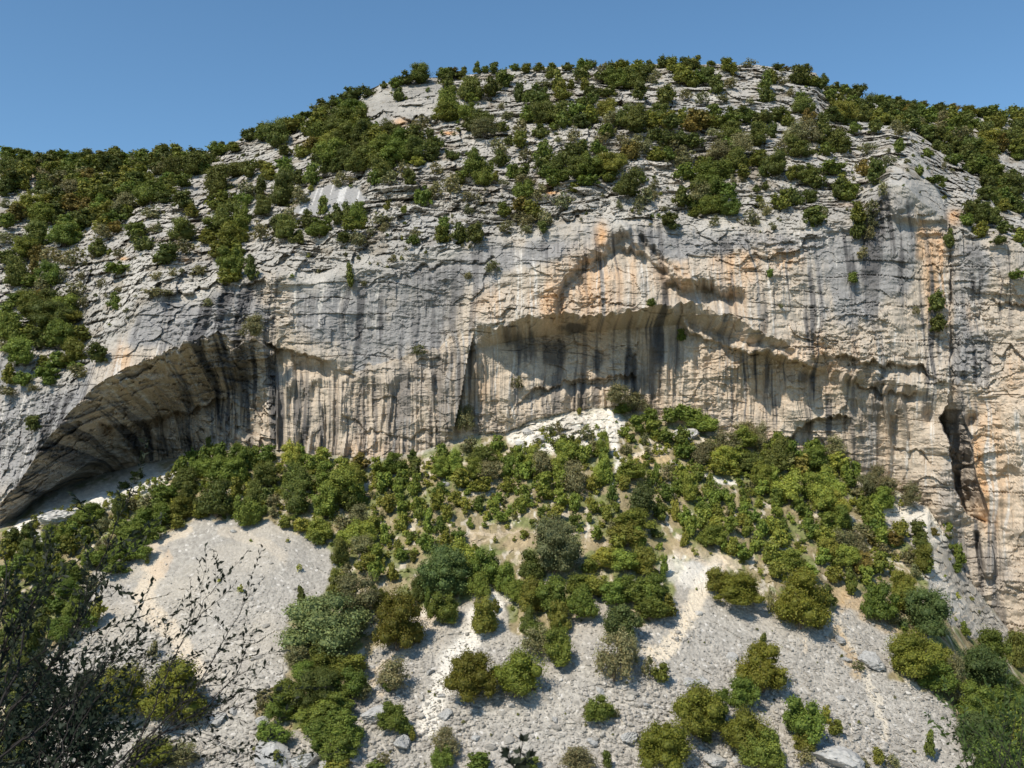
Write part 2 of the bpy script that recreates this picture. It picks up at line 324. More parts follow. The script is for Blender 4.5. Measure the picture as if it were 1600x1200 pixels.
# ---------------------------------------------------------------- what colour the stone really is, plus the cleft's painted shade
def mix(c, col, m):
    m = np.clip(m, 0, 1)[..., None].astype(np.float32)
    return c * (1 - m) + np.array(col, np.float32) * m
n1 = fbm(X / 7, ZZ / 6, 140, 4); n2 = fbm(X / 1.6, ZZ / 1.2, 145, 3); n3 = vn(X / 0.45, ZZ / 0.4, 150)
col = np.empty(U.shape + (3,), np.float32); col[:] = (0.405, 0.38, 0.335)
col = mix(col, (0.54, 0.50, 0.435), 0.55 * sstep(-0.1, 0.5, n1) + 0.3 * (n2 > 0.25))
col = mix(col, (0.28, 0.262, 0.235), 0.6 * sstep(0.05, 0.5, -n1) * (0.6 + 0.4 * n2))
col = mix(col, (0.235, 0.19, 0.13), hl * 0.55 * sstep(0.25, 0.5, fbm(X / 4, ZZ / 2.5, 155, 3)))
# wall: vertical water streaks, orange fresh rock, grey patina
sxw = X + 0.5 * vn(X / 2.2, ZZ / 6, 160)
s1 = fbm(sxw / 1.1, ZZ / 26, 161, 4, 0.6); s2 = fbm(sxw / 0.42, ZZ / 14, 166, 3, 0.6); s3 = fbm(sxw / 3.6, ZZ / 30, 170, 3)
wc = np.empty_like(col); wc[:] = (0.455, 0.390, 0.312)
warm = np.zeros_like(U); 
for (a, b, c, d, k) in [(980,430,110,60,.7),(880,400,60,50,.7),(760,470,60,40,.7),(1140,430,60,70,.8),(1160,390,60,40,.7),(1240,380,40,50,.9),(1270,560,120,60,.7),(1455,420,26,70,1.2),(1440,350,20,50,.7),(1560,700,50,130,.6),(1545,740,14,70,1.3),(1580,560,40,60,.6),(1400,720,60,50,.9),(1330,500,40,60,.5),(480,460,60,30,.8),(190,545,14,40,1.1),(300,480,14,30,.6),(760,615,50,35,.8),(560,700,60,20,.9),(900,540,110,60,.7),(540,620,50,60,.4),(240,600,150,60,.55),(160,680,60,40,.6),(860,470,60,25,.8),(1100,620,160,60,.45),(1510,480,20,60,.6),(1560,800,50,60,.5),(640,720,60,16,.6),(1560,440,12,40,.8)]:
    warm += k * blob(U, V, a, b, c, d)
cold = np.zeros_like(U)
for (a, b, c, d, k) in [(600,490,110,80,1.2),(520,480,60,30,.5),(680,430,90,40,.7),(1330,440,60,80,1.2),(1400,390,40,60,1.1),(330,500,90,40,.7),(120,660,60,80,.9),(40,700,60,90,1.0),(640,610,60,50,.8),(1090,380,120,25,.8),(1350,420,60,60,.5),(1530,430,40,50,.9),(1540,560,40,50,.7),(800,400,120,25,.7),(1480,760,20,110,1.0),(1500,870,40,50,.8),(470,650,40,50,.4),(1560,900,50,60,.5),(1500,600,12,100,.8),(250,520,70,30,.6)]:
    cold += k * blob(U, V, a, b, c, d)
cold = cold * 1.25 + 0.55 * np.exp(-((V - Tn - 18) / 26) ** 2)
wn = warm * (0.75 + 0.9 * s3) - 0.25 * cold
wc = mix(wc, (0.57, 0.38, 0.225), sstep(0.1, 0.95, wn + 0.45 * s1 + .3 * n1) * .9)
wc = mix(wc, (0.58, 0.50, 0.40), sstep(0.05, 0.5, s3 - 0.2 * cold) * 0.6)
wc = mix(wc, (0.27, 0.262, 0.252), sstep(0.05, 0.6, cold * (0.8 + 0.6 * n1) + 0.5 * s3 + .25 * s1 - 0.25 * warm - 0.22 * under) * .92)
wc = mix(wc, (0.52, 0.42, 0.31), under * 0.45)
wc = mix(wc, (0.58, 0.36, 0.19), (1 - sstep(4, 17, polydist([(1520,690),(1532,760),(1548,818)], U, V))) * .75 * (U > re_) + (1 - sstep(6, 24, polydist([(1466,372),(1456,430),(1466,500)], U, V))) * (.55 + .5 * s1) + (1 - sstep(3, 11, polydist([(1440,350),(1438,400)], U, V))) * .6)
wc = mix(wc, (0.27, 0.245, 0.22), sstep(-3, 0, U - ed) * (1 - sstep(0, 3, U - re_)) * (V > 640) * (1 - sstep(770, 805, V)) * .6)  # cleft interior tinted dark grey-brown: its shade put into the colour
wc = mix(wc, (0.60, 0.56, 0.50), 0.8 * sstep(0.2, 0.42, s2 + 0.3 * s1) * sstep(0.0, 0.3, vn(X / 9, ZZ / 14, 175) + 0.2))
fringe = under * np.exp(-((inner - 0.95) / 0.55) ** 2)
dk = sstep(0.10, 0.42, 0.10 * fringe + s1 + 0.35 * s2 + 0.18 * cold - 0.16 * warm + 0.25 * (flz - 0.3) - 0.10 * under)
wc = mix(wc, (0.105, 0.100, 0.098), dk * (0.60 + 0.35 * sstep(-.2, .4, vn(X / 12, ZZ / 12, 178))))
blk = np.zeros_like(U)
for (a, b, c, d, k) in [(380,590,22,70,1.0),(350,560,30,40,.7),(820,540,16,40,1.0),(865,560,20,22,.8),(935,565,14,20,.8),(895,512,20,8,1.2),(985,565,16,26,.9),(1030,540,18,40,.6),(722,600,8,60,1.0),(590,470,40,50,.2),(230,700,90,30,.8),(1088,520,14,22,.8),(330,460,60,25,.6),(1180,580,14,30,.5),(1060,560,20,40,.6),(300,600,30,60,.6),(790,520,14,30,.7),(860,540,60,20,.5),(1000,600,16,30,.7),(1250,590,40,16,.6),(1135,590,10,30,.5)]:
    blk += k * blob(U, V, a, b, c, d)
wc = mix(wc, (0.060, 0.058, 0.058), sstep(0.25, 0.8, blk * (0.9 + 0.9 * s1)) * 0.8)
wc *= (1 + 0.12 * n2 + 0.08 * n3)[..., None]
wm = sstep(-14, 26, V - Tn + 16 * vn(X / 6, ZZ / 6, 180)) * (1 - sstep(-2, 4, V - Bn))
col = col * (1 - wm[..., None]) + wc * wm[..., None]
col *= (1 - 0.07 * hl)[..., None]
col *= (1 - 0.16 * knob)[..., None]
# smooth grey slab on the hillside with pale runs
slab = inpoly([(455,330),(490,295),(520,287),(560,290),(572,312),(560,330),(520,330),(480,340)], uw, V).astype(np.float32)
col = mix(col, (0.28, 0.275, 0.27), slab * 0.8); col = mix(col, (0.6, 0.58, 0.55), slab * 0.7 * (vn(X / 0.5, ZZ / 9, 182) > 0.35))
for (a, b, c, d, k) in [(665,345,50,18,.5),(1100,172,110,8,.7),(690,385,60,20,.5)]:
    m = k * blob(U, V, a, b, c, d) * hl; col = mix(col, (0.27, 0.27, 0.27), m); col = mix(col, (0.6, 0.58, 0.55), m * (vn(X / 0.4, ZZ / 7, 184) > 0.45))
for (a, b, c, d, k) in [(700,208,12,2.5,1.2),(862,301,10,3,1.2),(940,368,10,18,1.0),(192,404,8,3,.8),(288,407,10,3,.8),(50,262,10,18,.5),(1490,340,10,12,.8),(625,192,10,6,.8),(1335,320,30,4,.3)]:
    col = mix(col, (0.60, 0.36, 0.18), k * blob(U, V, a, b, c, d) * (1 + 0.5 * n2))
# talus soil, scree, tracks
soil = np.empty_like(col); soil[:] = (0.305, 0.25, 0.145)
soil = mix(soil, (0.27, 0.225, 0.12), sstep(0.0, 0.5, fbm(X / 2.4, Y0 / 3, 190, 3)))
soil = mix(soil, (0.58, 0.51, 0.40), sstep(0.22, 0.42, fbm(X / 0.9, Y0 / 1.6, 193, 3)) * 0.85)
soil = mix(soil, (0.15, 0.18, 0.055), 0.75 * sstep(-0.02, 0.3, fbm(X / 1.5, Y0 / 2, 197, 3)))
scc = np.empty_like(col); scc[:] = (0.358, 0.330, 0.285)
scc *= (0.74 + 0.38 * hsh(ci, cj, 113) * (.45 + .55 * low) + 0.32 * hsh(cib, cjb, 117) + 0.05 * n2)[..., None]
scc = mix(scc, (0.70, 0.66, 0.60), (hsh(cib, cjb, 119) > 0.97) * 0.6)
scc = mix(scc, (0.50, 0.44, 0.35), 0.42 * sstep(-0.05, 0.5, fbm(X / 9, Y0 / 8, 200, 3)) * (1 - 0.6 * low))
tm = tl[..., None]; scm = scr[..., None]
col = col * (1 - tm) + (soil * (1 - scm) + scc * scm) * tm
def band(pts, wd, c, k=1.0):
    global col
    d = polydist(pts, uw + 0 * U, vw)
    col = mix(col, c, k * (1 - sstep(wd * 0.45, wd, d + 3 * n2)) * sstep(-3, 3, V - Bn))
CR = (0.62, 0.52, 0.39); WH = (0.72, 0.67, 0.58)
band([(235,872),(238,900),(222,935),(250,970),(285,1010),(310,1045)], 21, CR, .8); band([(262,870),(240,900)], 12, (0.56,0.43,0.30), .6)
band([(350,830),(420,850),(440,870)], 12, CR, .3); band([(300,830),(210,865)], 8, CR, .6)
band([(1118,880),(1098,920),(1075,965),(1040,1020),(1015,1025)], 17, (0.66,0.57,0.44), .95); band([(1050,890),(1110,905)], 26, WH, .7)
band([(780,940),(745,965),(738,1000),(700,1035),(682,1090),(668,1135)], 22, WH, .9); band([(620,990),(700,965)], 16, CR, .7)
band([(560,1065),(600,1040),(640,1020)], 10, CR, .7); band([(590,1085),(580,1065)], 8, CR, .6)
band([(1300,965),(1330,1010),(1350,1050),(1372,1100),(1385,1150)], 9, (0.60,0.53,0.42), .8); band([(1256,985),(1258,1020)], 7, CR, .6)
band([(1280,940),(1330,935),(1390,975)], 22, (0.46,0.34,0.2), .8); band([(1310,990),(1340,1050)], 14, (0.46,0.34,0.2), .7)
band([(805,682),(870,668),(950,652),(965,672),(880,690),(820,690)], 20, (0.70,0.65,0.56), 1.0)
wp = blob(U, V, 885, 672, 95, 24); col *= (1 - wp * (0.10 + 0.22 * (facets(X / 1.4, ZZ / .6, 277)[0] + .3 * n2)))[..., None]
band([(957,680),(963,700),(965,725),(958,752)], 9, WH, 1.0); band([(1000,712),(1045,700)], 10, (0.68,0.58,0.44), .8); band([(990,725),(1040,715)], 8, (0.55,0.40,0.22), .7)
band([(1100,738),(1110,750),(1150,752),(1170,765)], 5, WH, .9); band([(735,833),(800,832),(890,829),(930,830)], 2.6, CR, .9); band([(740,855),(760,843),(800,833)], 2.6, CR, .9)
band([(735,838),(742,862)], 6, CR, .8); band([(740,845),(860,845),(870,835),(750,835)], 16, (0.36,0.28,0.17), .6)
band([(20,832),(60,806),(105,797),(128,790),(150,782),(190,768),(265,742)], 9, (0.72,0.68,0.60), 1.0)
band([(80,800),(190,768),(230,745)], 34, (0.66,0.62,0.55), .8)
band([(1395,790),(1440,800),(1462,835)], 26, (0.68,0.62,0.52), .9); band([(1450,880),(1470,910),(1500,950)], 18, (0.62,0.57,0.49), .7)
band([(590,960),(640,965),(690,945)], 10, WH, .6); band([(880,960),(915,965)], 10, (0.5,0.4,0.28), .7); band([(1060,862),(1100,870),(1150,880)], 12, CR, .6)
band([(50,830),(60,850)], 12, (0.55,0.53,0.5), .8)
for _k in range(40):     # pale runnels between the bushes of the talus
    a_ = rng.uniform(660, 1400); b_ = rng.uniform(745, 870)
    band([(a_, b_), (a_ + rng.uniform(-6, 9), b_ + rng.uniform(14, 34))], rng.uniform(1.5, 3.5), WH if _k % 2 else CR, .6)
band([(800,850),(900,850),(1000,845),(1100,862)], 12, (0.40,0.31,0.19), .55)
gtx = fbm(X / 0.5, Y0 / 0.8, 260, 3); col *= (1 + (tl * (1 - scr) * 0.38 * gtx))[..., None]
col = np.clip(col, 0.02, 0.80)
print('colour ready')

def raster_mesh(name, verts, quads, vcol, mat, smooth=True):
    me = bpy.data.meshes.new(name)
    nv = len(verts); nq = len(quads); k = quads.shape[1]
    me.vertices.add(nv); me.vertices.foreach_set('co', verts.astype(np.float32).ravel())
    me.loops.add(nq * k); me.loops.foreach_set('vertex_index', quads.astype(np.int32).ravel())
    me.polygons.add(nq); me.polygons.foreach_set('loop_start', np.arange(0, nq * k, k, dtype=np.int32))
    try: me.polygons.foreach_set('loop_total', np.full(nq, k, np.int32))
    except Exception: pass
    if vcol is not None:
        a = me.color_attributes.new('Col', 'FLOAT_COLOR', 'POINT')
        a.data.foreach_set('color', np.concatenate([vcol, np.ones((nv, 1))], 1).astype(np.float32).ravel())
    me.polygons.foreach_set('use_smooth', np.full(nq, smooth, bool))
    me.update(calc_edges=True)
    me.materials.append(mat)
    return me

def rock_mat(name, bump=0.35, sc1=3.0):
    m = bpy.data.materials.new(name); m.use_nodes = True; n = m.node_tree; N = n.nodes; Lk = n.links
    b = N['Principled BSDF']; b.inputs['Roughness'].default_value = 0.92; b.inputs['Specular IOR Level'].default_value = 0.18
    at_ = N.new('ShaderNodeAttribute'); at_.attribute_name = 'Col'
    tc = N.new('ShaderNodeTexCoord')
    no = N.new('ShaderNodeTexNoise'); no.inputs['Scale'].default_value = sc1; no.inputs['Detail'].default_value = 6; no.inputs['Roughness'].default_value = 0.7
    Lk.new(tc.outputs['Object'], no.inputs['Vector'])
    mr = N.new('ShaderNodeMapRange'); mr.inputs[1].default_value = 0.3; mr.inputs[2].default_value = 0.7; mr.inputs[3].default_value = 0.78; mr.inputs[4].default_value = 1.2
    Lk.new(no.outputs[0], mr.inputs[0])
    mx = N.new('ShaderNodeMix'); mx.data_type = 'RGBA'; mx.blend_type = 'MULTIPLY'; mx.inputs[0].default_value = 1.0
    Lk.new(at_.outputs['Color'], mx.inputs[6]); Lk.new(mr.outputs[0], mx.inputs[7]); Lk.new(mx.outputs[2], b.inputs['Base Color'])
    bp = N.new('ShaderNodeBump'); bp.inputs['Strength'].default_value = bump; bp.inputs['Distance'].default_value = 0.25
    Lk.new(no.outputs[0], bp.inputs['Height']); Lk.new(bp.outputs[0], b.inputs['Normal'])
    return m
M_rock = rock_mat('limestone'); M_scree = rock_mat('scree_stone', 0.5, 4.0); M_soil = rock_mat('hill_rock', 0.4, 2.5)

# extra rows: over the crest and down behind
PX = RX * Yf; PZ = RZ * Yf
PT = np.stack([PX, Yf, PZ], -1)
top = PT[0]
back = []
for dy, dz in ((120, -70), (60, -22), (24, -3), (9, 1.0), (3, 0.6)):
    q = top.copy(); q[:, 1] += dy; q[:, 2] += dz + 0.6 * fbm(ucols / 30, ucols * 0 + dy, 210, 3); q[:, 0] *= (1 + dy / 240); back.append(q)
low_rows = []
bot = PT[-1]
for dy, dz in ((-14, -12), (-40, -16), (-80, -6)):
    q = bot.copy(); q[:, 1] += dy; q[:, 2] += dz; low_rows.append(q)
nb = len(back)
G = np.concatenate([np.array(back), PT, np.array(low_rows)], 0)
GC = np.concatenate([np.repeat(col[:1], nb, 0), col, np.repeat(col[-1:], len(low_rows), 0)], 0)
def sub_grid(name, r0, r1, mat, label=None):
    g = G[r0:r1 + 1].reshape(-1, 3); c = GC[r0:r1 + 1].reshape(-1, 3); n = r1 - r0 + 1
    idx = np.arange(n * NU).reshape(n, NU)
    q = np.stack([idx[:-1, :-1], idx[1:, :-1], idx[1:, 1:], idx[:-1, 1:]], -1).reshape(-1, 4)
    me = raster_mesh(name, g, q, c, mat, smooth=False)
    o = bpy.data.objects.new(name, me); C.objects.link(o)
    return tag(o, label, None, None, 'structure')
sub_grid('hillside', 0, nb + iT, M_soil)
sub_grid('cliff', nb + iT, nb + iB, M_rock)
sub_grid('scree_slope', nb + iB, len(G) - 1, M_scree)
# valley bottom running away to the sides and behind the camera
gm = bpy.data.materials.new('valley_ground'); gm.use_nodes = True
gb = gm.node_tree.nodes['Principled BSDF']; gb.inputs['Roughness'].default_value = 1
gn = gm.node_tree.nodes.new('ShaderNodeTexNoise'); gn.inputs['Scale'].default_value = 0.06; gn.inputs['Detail'].default_value = 8
gr = gm.node_tree.nodes.new('ShaderNodeValToRGB'); gr.color_ramp.elements[0].color = (.05, .07, .02, 1); gr.color_ramp.elements[1].color = (.34, .31, .24, 1)
gr.color_ramp.elements[0].position = .42; gr.color_ramp.elements[1].position = .6
gm.node_tree.links.new(gn.outputs[0], gr.inputs[0]); gm.node_tree.links.new(gr.outputs[0], gb.inputs[0])
n = 60
gx = np.linspace(-1500, 1500, n); gy = np.linspace(-1500, 2500, n)
GX, GY = np.meshgrid(gx, gy)
GZ = -86 + 6 * fbm(GX / 160, GY / 160, 220, 4)
idx = np.arange(n * n).reshape(n, n)
q = np.stack([idx[:-1, :-1], idx[:-1, 1:], idx[1:, 1:], idx[1:, :-1]], -1).reshape(-1, 4)
me = raster_mesh('valley_ground', np.stack([GX, GY, GZ], -1).reshape(-1, 3), q, None, gm)
tag(bpy.data.objects.new('valley_ground', me), kind='structure'); o = bpy.data.objects.new('valley_ground', me); C.objects.link(o); o['kind'] = 'structure'

def depth_at(u, v):
    """distance of the real, rough surface along the sight line through (u, v)"""
    ci_ = int(np.clip(np.searchsorted(ucols, u), 0, NU - 1))
    return float(np.interp(v, V[:, ci_], Yf[:, ci_]))
def zone_of(u, v):
    ci_ = int(np.clip(np.searchsorted(ucols, u), 0, NU - 1))
    if v < kn_v[1][ci_]: return 'hill'
    if v < kn_v[4][ci_]: return 'wall'
    return 'talus'
